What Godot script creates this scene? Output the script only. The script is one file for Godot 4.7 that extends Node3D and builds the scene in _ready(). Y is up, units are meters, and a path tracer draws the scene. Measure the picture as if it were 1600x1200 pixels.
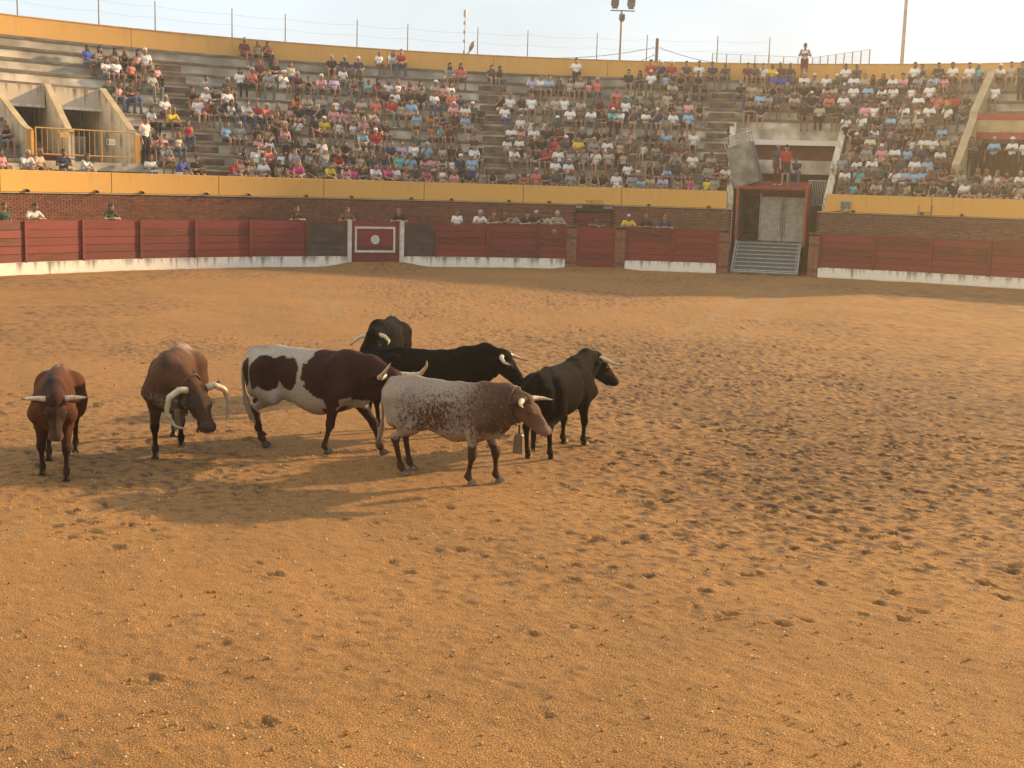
extends Node3D
# A small-town bullring on a hazy late afternoon: oxen and black bulls on ochre sand, spectators in a concrete stand.
# Ring frame: centre C, angle 0 straight away from the camera, positive to the right. Metres, y up.

const CX := 5.56
const CZ := -29.73
const RB := 26.43      # inner face of the red barrier
const RP := 28.20      # brick wall and yellow parapet
const RS := 29.20      # front edge of the lowest bench
const RW := 37.00      # back wall
const TREAD := 0.65
const RISE := 0.51
const SEAT0 := 3.45
const ROWS := 12
const SUN_AZ := 59.0
const SUN_EL := 18.0
const SUN_E := 1.6
const SKY_E := 0.66
const EXPO := 2.12
const FOG := 0.0024

var rng := RandomNumberGenerator.new()
var counts := {}
var M := {}
var N := FastNoiseLite.new()


class MB:                       # collects triangles; corners are given counter-clockwise as seen from outside
	var v := PackedVector3Array()
	var n := PackedVector3Array()
	var c := PackedColorArray()
	var ix := PackedInt32Array()
	var col := Color.WHITE

	func tri(a: Vector3, b: Vector3, d: Vector3) -> void:
		var nn := (b - a).cross(d - a).normalized()
		var s := v.size()
		v.append(a); v.append(b); v.append(d)
		for k in 3:
			n.append(nn); c.append(col)
		ix.append(s); ix.append(s + 2); ix.append(s + 1)

	func quad(a: Vector3, b: Vector3, d: Vector3, e: Vector3) -> void:
		var nn := (d - a).cross(e - b).normalized()
		var s := v.size()
		v.append(a); v.append(b); v.append(d); v.append(e)
		for k in 4:
			n.append(nn); c.append(col)
		for k in [0, 2, 1, 0, 3, 2]:
			ix.append(s + k)

	func box(t: Transform3D, s: Vector3, bevel := 0.0) -> void:   # box centred on t; bevel rounds the edges with one chamfer
		var h := s / 2.0
		if bevel <= 0.0:
			var p := []
			for k in 8:
				p.append(t * Vector3(h.x if k & 1 else -h.x, h.y if k & 2 else -h.y, h.z if k & 4 else -h.z))
			quad(p[0], p[2], p[3], p[1]); quad(p[4], p[5], p[7], p[6])
			quad(p[0], p[4], p[6], p[2]); quad(p[1], p[3], p[7], p[5])
			quad(p[0], p[1], p[5], p[4]); quad(p[2], p[6], p[7], p[3])
			return
		var i := h - Vector3.ONE * bevel
		for ax in 3:
			for sg in [-1.0, 1.0]:
				var u := (ax + 1) % 3
				var w := (ax + 2) % 3
				var q := []
				for k in [[-1, -1], [1, -1], [1, 1], [-1, 1]]:
					var x := Vector3.ZERO
					x[ax] = sg * h[ax]; x[u] = k[0] * i[u]; x[w] = k[1] * i[w]
					q.append(t * x)
				if sg > 0: quad(q[0], q[1], q[2], q[3])
				else: quad(q[3], q[2], q[1], q[0])
		for ax in 3:
			var u := (ax + 1) % 3
			var w := (ax + 2) % 3
			for su in [-1.0, 1.0]:
				for sw in [-1.0, 1.0]:
					var q := []
					for k in [[-1, 0], [1, 0], [1, 1], [-1, 1]]:
						var x := Vector3.ZERO
						x[ax] = k[0] * i[ax]
						x[u] = su * (h[u] if k[1] == 0 else i[u])
						x[w] = sw * (i[w] if k[1] == 0 else h[w])
						q.append(t * x)
					if su * sw < 0: quad(q[0], q[1], q[2], q[3])
					else: quad(q[3], q[2], q[1], q[0])
		for k in 8:
			var g := Vector3(1 if k & 1 else -1, 1 if k & 2 else -1, 1 if k & 4 else -1)
			var a := t * (g * Vector3(h.x, i.y, i.z))
			var b := t * (g * Vector3(i.x, h.y, i.z))
			var d := t * (g * Vector3(i.x, i.y, h.z))
			if g.x * g.y * g.z > 0: tri(a, b, d)
			else: tri(a, d, b)

	func tube(p: Array, r: Array, sides := 8, caps := true) -> void:
		var s0 := v.size()
		var side := Vector3.ZERO
		for k in p.size():
			var d: Vector3 = (p[mini(k + 1, p.size() - 1)] - p[maxi(k - 1, 0)]).normalized()
			if k == 0:
				side = d.cross(Vector3.UP if absf(d.y) < 0.9 else Vector3.RIGHT).normalized()
			else:
				side = (side - d * side.dot(d)).normalized()
			var other := d.cross(side)
			for j in sides:
				var a := TAU * j / sides
				var nn := side * cos(a) + other * sin(a)
				v.append(p[k] + nn * float(r[k])); n.append(nn); c.append(col)
		for k in p.size() - 1:
			for j in sides:
				var a := s0 + k * sides + j
				var b := s0 + k * sides + (j + 1) % sides
				for q in [a, a + sides, b, b, a + sides, b + sides]:
					ix.append(q)
		if caps:
			for e in [0, p.size() - 1]:
				var m := v.size()
				var d: Vector3 = (p[1] - p[0]) if e == 0 else (p[e] - p[e - 1])
				var nn := d.normalized() * (-1.0 if e == 0 else 1.0)
				v.append(p[e]); n.append(nn); c.append(col)
				for j in sides:
					v.append(v[s0 + e * sides + j]); n.append(nn); c.append(col)
				for j in sides:
					var a := m + 1 + j
					var b := m + 1 + (j + 1) % sides
					ix.append(m)
					if e == 0: ix.append(a); ix.append(b)
					else: ix.append(b); ix.append(a)

	func ball(o: Vector3, r: Vector3, nu := 10, nv := 7, b := Basis()) -> void:
		var s0 := v.size()
		for k in nv + 1:
			var e := PI * k / nv
			for j in nu:
				var a := TAU * j / nu
				var d := Vector3(sin(e) * cos(a), cos(e), sin(e) * sin(a))
				v.append(o + b * (d * r)); n.append((b * (d / r)).normalized()); c.append(col)
		for k in nv:
			for j in nu:
				var p := s0 + k * nu + j
				var q := s0 + k * nu + (j + 1) % nu
				for w in [p, p + nu, q, q, p + nu, q + nu]:
					ix.append(w)

	static func new_box(s: Vector3, bevel: float) -> ArrayMesh:
		var m := MB.new()
		m.box(Transform3D(), s, bevel)
		return m.mesh()

	func mesh(off := Vector3.ZERO) -> ArrayMesh:
		var a := []
		a.resize(Mesh.ARRAY_MAX)
		a[Mesh.ARRAY_VERTEX] = v if off == Vector3.ZERO else Transform3D(Basis(), -off) * v
		a[Mesh.ARRAY_NORMAL] = n
		a[Mesh.ARRAY_COLOR] = c
		a[Mesh.ARRAY_INDEX] = ix
		var m := ArrayMesh.new()
		m.add_surface_from_arrays(Mesh.PRIMITIVE_TRIANGLES, a)
		return m

	func put(o: MB, t: Transform3D, tint: Color) -> void:          # adds a transformed copy of another collection in one colour
		var s := v.size()
		v.append_array(t * o.v)
		n.append_array(Transform3D(t.basis.orthonormalized(), Vector3.ZERO) * o.n)
		var cc := PackedColorArray()
		cc.resize(o.v.size()); cc.fill(tint)
		c.append_array(cc)
		var q := o.ix.duplicate()
		for k in q.size():
			q[k] += s
		ix.append_array(q)


func pol(r: float, deg: float, h: float) -> Vector3:               # a point of the ring frame
	var t := deg_to_rad(deg)
	return Vector3(CX + r * sin(t), h, CZ - r * cos(t))


func frame(r: float, deg: float, h: float) -> Transform3D:         # x to the right along the ring, y up, z towards the centre
	var t := deg_to_rad(deg)
	return Transform3D(Basis(Vector3(cos(t), 0, sin(t)), Vector3.UP, Vector3(-sin(t), 0, cos(t))), pol(r, deg, h))


func arc(m: MB, prof: Array, a0: float, a1: float, step := 1.5, ends := true) -> void:
	# sweeps a closed (r, h) outline round the ring; the outline runs so that its outside lies to its left when r grows to the right and h upwards (clockwise)
	var k := maxi(1, int(ceil((a1 - a0) / step)))
	for i in k:
		var b0 := lerpf(a0, a1, float(i) / k)
		var b1 := lerpf(a0, a1, float(i + 1) / k)
		for j in prof.size():
			var p: Vector2 = prof[j]
			var q: Vector2 = prof[(j + 1) % prof.size()]
			m.quad(pol(p.x, b0, p.y), pol(p.x, b1, p.y), pol(q.x, b1, q.y), pol(q.x, b0, q.y))
	if ends:
		var poly := PackedVector2Array(prof)
		var ear := Geometry2D.triangulate_polygon(poly)
		for e in [a0, a1]:
			for t in range(0, ear.size(), 3):
				var w := []
				for u in 3:
					w.append(pol(poly[ear[t + u]].x, e, poly[ear[t + u]].y))
				var out := frame(30, e, 0).basis.x * (-1.0 if e == a0 else 1.0)
				if (w[1] - w[0]).cross(w[2] - w[0]).dot(out) > 0: m.tri(w[0], w[1], w[2])
				else: m.tri(w[0], w[2], w[1])


func drips(m: MB, r: float, a0: float, a1: float, h0: float, h1: float, base: Vector3, dirt: Vector3, force: float, sd: float, foot := 0.0) -> void:
	# a weathered face towards the centre: grime runs down from its upper edge in uneven tongues, and earth splashes its foot
	var nx := maxi(2, int((a1 - a0) / rad_to_deg(0.055 / r)))
	var ny := 7
	var s := m.v.size()
	for i in nx + 1:
		var a := lerpf(a0, a1, float(i) / nx)
		var f := frame(r, a, 0)
		var l := a * r * 0.01745
		var run := 0.25 + 0.75 * N.get_noise_2d(l * 2.2 + sd, sd) + 0.55 * N.get_noise_2d(l * 7.0, sd + 9.0)
		for j in ny + 1:
			var t := float(j) / ny
			var low := 1.0 - t
			var g := clampf((run - low * 0.9) * 1.6, 0.0, 1.0) * force + 0.10 * force * (0.5 + N.get_noise_2d(l * 3.0, t * 4.0 + sd))
			var c := base.lerp(dirt, clampf(g, 0.0, 1.0))
			c = c.lerp(Vector3(0.36, 0.20, 0.075), foot * smoothstep(0.30 + 0.2 * N.get_noise_2d(l * 2.0, 50.0), 0.0, t))
			m.v.append(f.origin + Vector3.UP * lerpf(h0, h1, t))
			m.n.append(f.basis.z)
			m.c.append(Color(c.x, c.y, c.z))
	for i in nx:
		for j in ny:
			var p := s + i * (ny + 1) + j
			var q := p + ny + 1
			for w in [p, p + 1, q, q, p + 1, q + 1]:
				m.ix.append(w)


func rect(r0: float, r1: float, h0: float, h1: float) -> Array:    # outline of arc(): inner face first
	return [Vector2(r0, h0), Vector2(r0, h1), Vector2(r1, h1), Vector2(r1, h0)]


func numbered(parent: Node, called: String) -> String:
	var key := str(parent.get_instance_id()) + called
	counts[key] = counts.get(key, -1) + 1
	return called if counts[key] == 0 else "%s_%03d" % [called, counts[key]]


func tag(o: Node, label: String, category: String, group := "", kind := "") -> void:
	if label: o.set_meta("label", label)
	if category: o.set_meta("category", category)
	if group: o.set_meta("group", group)
	if kind: o.set_meta("kind", kind)


func thing(called: String, label: String, category: String, at := Vector3.ZERO, turn := 0.0, group := "") -> Node3D:
	var o := Node3D.new()
	o.name = numbered(self, called)
	add_child(o, true)
	o.position = at
	o.rotation.y = turn
	tag(o, label, category, group)
	return o


func part(parent: Node3D, called: String, m: Mesh, material: Material, at := Transform3D()) -> MeshInstance3D:
	var o := MeshInstance3D.new()
	o.name = numbered(parent, called)
	o.mesh = m
	o.material_override = material
	o.transform = at
	parent.add_child(o, true)
	return o


func lin(r: float, g: float, b: float) -> Color:                   # a base colour given in linear values
	return Color(r, g, b).linear_to_srgb()


func mat(c: Color, rough := 0.85, metal := 0.0) -> StandardMaterial3D:
	var m := StandardMaterial3D.new()
	m.albedo_color = c
	m.roughness = rough
	m.metallic = metal
	m.vertex_color_use_as_albedo = true
	return m


func noise_image(size: int, freq: float, kind: int, octaves: int, sd: int, lo := 0.0, hi := 1.0) -> Image:
	var f := FastNoiseLite.new()
	f.noise_type = kind
	f.seed = sd
	f.frequency = freq
	f.fractal_octaves = octaves
	var im := f.get_seamless_image(size, size, false, false, 0.1, true)
	im.convert(Image.FORMAT_L8)
	if lo > 0.0 or hi < 1.0:
		var lut := PackedByteArray()
		for k in 256:
			lut.append(int(255.0 * lerpf(lo, hi, smoothstep(0.12, 0.88, k / 255.0))))
		var b := im.get_data()
		for k in b.size():
			b[k] = lut[b[k]]
		im = Image.create_from_data(size, size, false, Image.FORMAT_L8, b)
	im.convert(Image.FORMAT_RGB8)
	return im


func tex(im: Image) -> ImageTexture:
	return ImageTexture.create_from_image(im)


func grain(m: StandardMaterial3D, albedo: Texture2D, bump: Texture2D, scale: float, relief := 0.0, world := true) -> StandardMaterial3D:
	m.uv1_triplanar = true
	m.uv1_world_triplanar = world
	m.uv1_scale = Vector3.ONE * scale
	if albedo: m.albedo_texture = albedo
	if bump:
		m.heightmap_enabled = true
		m.heightmap_texture = bump
		m.heightmap_scale = relief
	return m


# Meshes a set of tapered capsules joined with a smooth minimum (surface nets). bone = [a, b, radius a, radius b, width of z]
func nets(m: MB, bones: Array, cell: float, k: float, color: Callable) -> void:
	var lo := Vector3.ONE * 1e9
	var hi := -lo
	for b in bones:
		var r := Vector3.ONE * maxf(b[2], b[3])
		r.z *= maxf(1.0, b[4])
		var pa: Vector3 = b[0]
		var pb: Vector3 = b[1]
		lo = lo.min(pa.min(pb) - r)
		hi = hi.max(pa.max(pb) + r)
	var mg := 2.6 / k
	lo -= Vector3.ONE * (cell * 2.0 + mg)
	hi += Vector3.ONE * (cell * 2.0 + mg)
	var nx := int((hi.x - lo.x) / cell) + 2
	var ny := int((hi.y - lo.y) / cell) + 2
	var nz := int((hi.z - lo.z) / cell) + 2
	var acc := PackedFloat32Array()
	acc.resize(nx * ny * nz)
	for b in bones:
		var pa: Vector3 = b[0]
		var pb: Vector3 = b[1]
		var ra: float = b[2]
		var rb: float = b[3]
		var zs: float = b[4]
		var rr := maxf(ra, rb) + mg
		var l := ((pa.min(pb) - Vector3(rr, rr, rr * maxf(zs, 1.0)) - lo) / cell).floor()
		var h := ((pa.max(pb) + Vector3(rr, rr, rr * maxf(zs, 1.0)) - lo) / cell).ceil()
		var bx := pb.x - pa.x
		var by := pb.y - pa.y
		var bz := (pb.z - pa.z) / zs
		var l2 := bx * bx + by * by + bz * bz
		if l2 < 1e-9: l2 = 1e-9
		var x1 := mini(int(h.x), nx - 1) + 1
		var y1 := mini(int(h.y), ny - 1) + 1
		var z1 := mini(int(h.z), nz - 1) + 1
		var rd := rb - ra
		for x in range(maxi(0, int(l.x)), x1):
			var vx := lo.x + x * cell - pa.x
			for y in range(maxi(0, int(l.y)), y1):
				var vy := lo.y + y * cell - pa.y
				var at := (x * ny + y) * nz
				var dot := vx * bx + vy * by
				for z in range(maxi(0, int(l.z)), z1):
					var vz := (lo.z + z * cell - pa.z) / zs
					var t := (dot + vz * bz) / l2
					if t < 0.0: t = 0.0
					elif t > 1.0: t = 1.0
					var ex := vx - t * bx
					var ey := vy - t * by
					var ez := vz - t * bz
					var d := sqrt(ex * ex + ey * ey + ez * ez) - ra - t * rd
					if d < mg:
						acc[at + z] += exp(-k * d)
	var vid := PackedInt32Array()
	vid.resize(acc.size())
	var first := m.v.size()
	var sx := ny * nz
	var corner := [0, sx, nz, sx + nz, 1, sx + 1, nz + 1, sx + nz + 1]
	var edges := [[0, 1], [2, 3], [4, 5], [6, 7], [0, 2], [1, 3], [4, 6], [5, 7], [0, 4], [1, 5], [2, 6], [3, 7]]
	var where := []
	for q in 8:
		where.append(Vector3(q & 1, (q >> 1) & 1, q >> 2))
	var cells := PackedInt32Array()
	var nrm := PackedVector3Array()
	for x in nx - 1:
		for y in ny - 1:
			var i := (x * ny + y) * nz
			for z in nz - 1:
				var c0 := acc[i] > 1.0
				if (acc[i + 1] > 1.0) == c0 and (acc[i + nz] > 1.0) == c0 and (acc[i + nz + 1] > 1.0) == c0 and (acc[i + sx] > 1.0) == c0 and (acc[i + sx + 1] > 1.0) == c0 and (acc[i + sx + nz] > 1.0) == c0 and (acc[i + sx + nz + 1] > 1.0) == c0:
					i += 1
					continue
				var sum := Vector3.ZERO
				var num := 0
				for e in edges:
					var fa := acc[i + corner[e[0]]]
					var fb := acc[i + corner[e[1]]]
					if (fa > 1.0) != (fb > 1.0):
						var la := log(maxf(fa, 1e-3))
						var lb := log(maxf(fb, 1e-3))
						var t := la / (la - lb)
						sum += where[e[0]].lerp(where[e[1]], t)
						num += 1
				vid[i] = m.v.size() + 1
				cells.append(i)
				m.v.append(lo + (Vector3(x, y, z) + sum / num) * cell)
				m.n.append(Vector3.ZERO)
				i += 1
	for i in cells:
		var c0 := acc[i] > 1.0
		for ax in 3:
			var d := [sx, nz, 1][ax] as int
			var u := [nz, 1, sx][ax] as int
			var w := [1, sx, nz][ax] as int
			if (acc[i + d] > 1.0) == c0:
				continue
			var a := vid[i - u - w] - 1
			var b := vid[i - w] - 1
			var e := vid[i] - 1
			var f := vid[i - u] - 1
			if a < 0 or b < 0 or f < 0:
				continue
			if not c0:
				var t := b
				b = f
				f = t
			var nn := (m.v[e] - m.v[a]).cross(m.v[f] - m.v[b])
			for q in [a, e, b, a, f, e]:
				m.ix.append(q)
			m.n[a] += nn; m.n[b] += nn; m.n[e] += nn; m.n[f] += nn
	for i in range(first, m.v.size()):
		m.n[i] = m.n[i].normalized()
		m.c.append(color.call(m.v[i]))


func _ready() -> void:
	rng.seed = 20240817
	N.seed = 7
	N.frequency = 1.0
	N.fractal_octaves = 3
	# camera: a spectator in the near stand, slightly tilted
	var p := 0.1537
	var r := 0.0297
	var fwd := Vector3(0, -sin(p), -cos(p))
	var up := Vector3(0, cos(p), -sin(p))
	var cam := Camera3D.new()
	cam.name = "camera"
	add_child(cam)
	cam.transform = Transform3D(Basis(Vector3.RIGHT * cos(r) + up * sin(r), up * cos(r) - Vector3.RIGHT * sin(r), -fwd), Vector3(0, 3.51, 0))
	cam.fov = rad_to_deg(2.0 * atan(0.3))
	cam.near = 0.1
	cam.far = 2500.0
	cam.current = true
	# sun: low, behind thin haze, from the right and beyond
	var sun := DirectionalLight3D.new()
	sun.name = "sun"
	add_child(sun)
	var az := deg_to_rad(SUN_AZ)
	var el := deg_to_rad(SUN_EL)
	var to_sun := Vector3(sin(az) * cos(el), sin(el), -cos(az) * cos(el))
	sun.look_at_from_position(Vector3.ZERO, -to_sun, Vector3.UP)
	sun.light_color = Color(1.0, 0.84, 0.60)
	sun.light_energy = SUN_E
	sun.light_angular_distance = 1.3
	sun.shadow_enabled = true
	var env := Environment.new()
	env.background_mode = Environment.BG_SKY
	env.sky = Sky.new()
	env.sky.sky_material = sky(to_sun)
	env.background_energy_multiplier = SKY_E
	env.tonemap_mode = Environment.TONE_MAPPER_LINEAR
	env.tonemap_exposure = EXPO
	env.sdfgi_enabled = true
	env.ssao_enabled = true
	env.ssil_enabled = true
	if FOG > 0.0:
		env.volumetric_fog_enabled = true
		env.volumetric_fog_density = FOG
		env.volumetric_fog_albedo = Color(1.0, 0.93, 0.82)
		env.volumetric_fog_anisotropy = 0.78
	var w := WorldEnvironment.new()
	w.name = "environment"
	w.environment = env
	add_child(w)
	materials()
	ground()
	barrier()
	brick_wall()
	grandstand()
	back_wall()
	beyond()
	trailer()
	herd()
	people()


func sky(to_sun: Vector3) -> PanoramaSkyMaterial:
	# thin bright overcast, bluish away from the sun, yellowish towards it, with faint veils and a wisp of vapour
	var wd := 1024
	var ht := 512
	var im := Image.create(wd, ht, false, Image.FORMAT_RGBF)
	var f := FastNoiseLite.new()
	f.seed = 3
	f.frequency = 1.0
	f.fractal_octaves = 5
	var a0 := atan2(-0.152, 0.988)      # the wisp's azimuth
	for y in ht:
		var e := (0.5 - (y + 0.5) / ht) * PI
		var ce := cos(e)
		var se := sin(e)
		for x in wd:
			var a := ((x + 0.5) / wd - 0.5) * TAU        # 0 = straight ahead (-z), positive to the right
			var d := Vector3(sin(a) * ce, se, -cos(a) * ce)
			var g := maxf(0.0, d.dot(to_sun))
			var c := Vector3(0.67, 0.77, 0.84)
			if se < 0.0:
				im.set_pixel(x, y, Color(0.32, 0.26, 0.18))
				continue
			var high := smoothstep(0.0, 0.9, se)
			c = c.lerp(Vector3(0.38, 0.50, 0.66), high)
			var glow := pow(g, 1.7)
			c = c.lerp(Vector3(1.08, 1.02, 0.80), clampf(glow * 1.2, 0.0, 1.0))
			c += Vector3(1.0, 0.93, 0.72) * (0.55 * pow(g, 14.0))
			var cl := f.get_noise_3d(d.x * 2.2, d.y * 6.0, d.z * 2.2)
			c *= 1.0 + 0.24 * cl
			im.set_pixel(x, y, Color(c.x, c.y, c.z))
	im.resize(2048, 1024, Image.INTERPOLATE_CUBIC)
	for y in range(430, 490):           # a small curl of vapour low over the wall, left of the middle
		var e := (0.5 - (y + 0.5) / 1024.0) * PI
		for x in range(940, 1010):
			var a := ((x + 0.5) / 2048.0 - 0.5) * TAU
			var t := (e - 0.102) / 0.034
			var path := a0 + 0.005 * sin(t * 5.0) + 0.012 * maxf(0.0, t - 0.4)
			var wd2 := 0.0030 + 0.010 * maxf(0.0, 0.45 - t)
			var q := exp(-pow((a - path) / wd2, 2.0)) * smoothstep(-0.1, 0.15, t) * (1.0 - smoothstep(0.85, 1.1, t)) * (0.6 + 0.8 * f.get_noise_2d(a * 120.0, e * 120.0))
			var c := im.get_pixel(x, y)
			im.set_pixel(x, y, Color(c.r + 0.34 * q, c.g + 0.26 * q, c.b + 0.14 * q))
	var m := PanoramaSkyMaterial.new()
	m.panorama = ImageTexture.create_from_image(im)
	return m


func materials() -> void:
	var cloud := tex(noise_image(512, 0.006, FastNoiseLite.TYPE_SIMPLEX_SMOOTH, 5, 11, 0.62, 1.0))
	var faint := tex(noise_image(512, 0.010, FastNoiseLite.TYPE_SIMPLEX_SMOOTH, 5, 12, 0.84, 1.0))
	var fine := tex(noise_image(512, 0.06, FastNoiseLite.TYPE_SIMPLEX_SMOOTH, 4, 13))
	var sandy := tex(noise_image(1024, 0.22, FastNoiseLite.TYPE_SIMPLEX_SMOOTH, 2, 14))
	var sandc := tex(noise_image(1024, 0.16, FastNoiseLite.TYPE_SIMPLEX_SMOOTH, 4, 15, 0.58, 1.0))
	M.sand = grain(mat(lin(1, 1, 1), 0.95), sandc, sandy, 0.28, 0.75)
	M.earth = grain(mat(lin(0.34, 0.24, 0.13), 0.95), cloud, null, 0.05)
	M.stone = mat(lin(1, 1, 1), 0.9)
	M.plank = []
	for k in 5:
		var t := 0.86 + 0.09 * k
		var m := grain(mat(lin(0.185 * t, 0.017 * t, 0.014 * t), 0.62), cloud if k == 1 else faint, fine, 0.4, 0.35)
		m.uv1_scale = Vector3(0.35, 2.4, 0.35)
		M.plank.append(m)
	M.old_plank = grain(mat(lin(0.085, 0.062, 0.052), 0.8), cloud, fine, 0.5, 0.5)
	M.red_paint = grain(mat(lin(0.15, 0.026, 0.02), 0.6), faint, fine, 0.4, 0.2)
	M.white_paint = grain(mat(lin(0.70, 0.66, 0.60), 0.6), faint, null, 0.5)
	M.whitewash = grain(mat(lin(0.78, 0.73, 0.65), 0.9), tex(streaks(512, 5, 0.8)), fine, 0.4, 0.8)
	M.weathered = grain(mat(lin(1, 1, 1), 0.9), null, fine, 0.5, 0.5)
	M.whitewash.uv1_scale = Vector3(0.33, 0.9, 0.33)
	M.ochre = grain(mat(lin(0.66, 0.345, 0.082), 0.85), faint, fine, 0.3, 0.25)
	M.ochre.uv1_scale = Vector3(0.45, 0.16, 0.45)
	M.pale_ochre = grain(mat(lin(0.50, 0.38, 0.22), 0.85), faint, null, 0.3)
	M.mortar = grain(mat(lin(0.075, 0.040, 0.028), 0.95), cloud, fine, 0.3, 0.5)
	M.brick = grain(mat(lin(1, 1, 1), 0.9), faint, fine, 1.1, 0.4)
	M.concrete = grain(mat(lin(0.72, 0.64, 0.52), 0.92), cloud, fine, 0.22, 0.4)
	M.slab = grain(mat(lin(0.24, 0.19, 0.14), 0.95), cloud, fine, 0.35, 0.8)
	M.step = grain(mat(lin(0.20, 0.12, 0.085), 0.9), cloud, fine, 0.5, 0.5)
	M.stained = grain(mat(lin(0.66, 0.58, 0.47), 0.92), tex(streaks(512, 9, 1.5)), fine, 0.3, 0.5)
	M.stained.uv1_scale = Vector3(0.22, 0.5, 0.22)
	M.steel = mat(lin(0.20, 0.20, 0.20), 0.5, 0.6)
	M.galva = grain(mat(lin(0.40, 0.40, 0.38), 0.5, 0.45), faint, null, 0.6)
	M.grey_steel = grain(mat(lin(0.30, 0.30, 0.28), 0.5, 0.3), cloud, null, 0.45)
	M.yellow_steel = mat(lin(0.44, 0.25, 0.06), 0.5)
	M.red_steel = grain(mat(lin(0.38, 0.06, 0.045), 0.5), faint, null, 0.5)
	M.plate = grain(mat(lin(0.07, 0.085, 0.075), 0.6, 0.2), M.cloth_noise if M.has("cloth_noise") else null, null, 0.5)
	M.dark = mat(lin(0.03, 0.03, 0.028), 0.8)
	M.maroon = grain(mat(lin(0.13, 0.035, 0.025), 0.8), faint, null, 0.4)
	M.wood_pole = mat(lin(0.12, 0.10, 0.08), 0.9)
	M.cloth_noise = faint
	M.coat_noise = fine
	M.hair_noise = tex(noise_image(512, 0.035, FastNoiseLite.TYPE_SIMPLEX_SMOOTH, 4, 21, 0.62, 1.0))


func streaks(size: int, sd: int, force: float) -> Image:                          # grime running down from the upper edge of whitewashed concrete, with pale patches between
	var f := FastNoiseLite.new()
	f.seed = sd
	f.frequency = 0.02
	f.fractal_octaves = 4
	var g := FastNoiseLite.new()
	g.seed = sd + 1
	g.frequency = 0.05
	var im := Image.create(size, size, false, Image.FORMAT_RGB8)
	for x in size:
		var u := TAU * x / size
		for y in size:
			var w := TAU * y / size
			var s := f.get_noise_3d(cos(u) * 90.0, sin(u) * 90.0, cos(w) * 14.0 + sin(w) * 9.0)
			var t := g.get_noise_3d(cos(u) * 60.0, sin(u) * 60.0, 40.0 * cos(w) + 40.0 * sin(w))
			var a := clampf(0.97 - force * maxf(0.0, s - 0.14) - 0.30 * maxf(0.0, t), 0.30, 1.0)
			im.set_pixel(x, y, Color(a, a * 0.985, a * 0.955))
	return im


func sand_height(x: float, z: float) -> float:
	var h := 0.018 * N.get_noise_2d(x * 0.35, z * 0.35) + 0.012 * N.get_noise_2d(x * 1.3 + 40.0, z * 1.3)
	return h


func churn(x: float, z: float) -> float:                            # where the herd has turned the sand over
	var s := N.get_noise_2d(x * 0.09 + 5.0, z * 0.09 - 3.0)
	var right := smoothstep(-3.0, 3.0, x + (z + 16.0) * 0.10)
	var far := smoothstep(-7.0, -12.0, z) * (1.0 - 0.75 * smoothstep(-26.0, -36.0, z))
	return clampf(0.24 + 0.52 * right * far + 0.55 * s, 0.0, 1.0)


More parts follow.
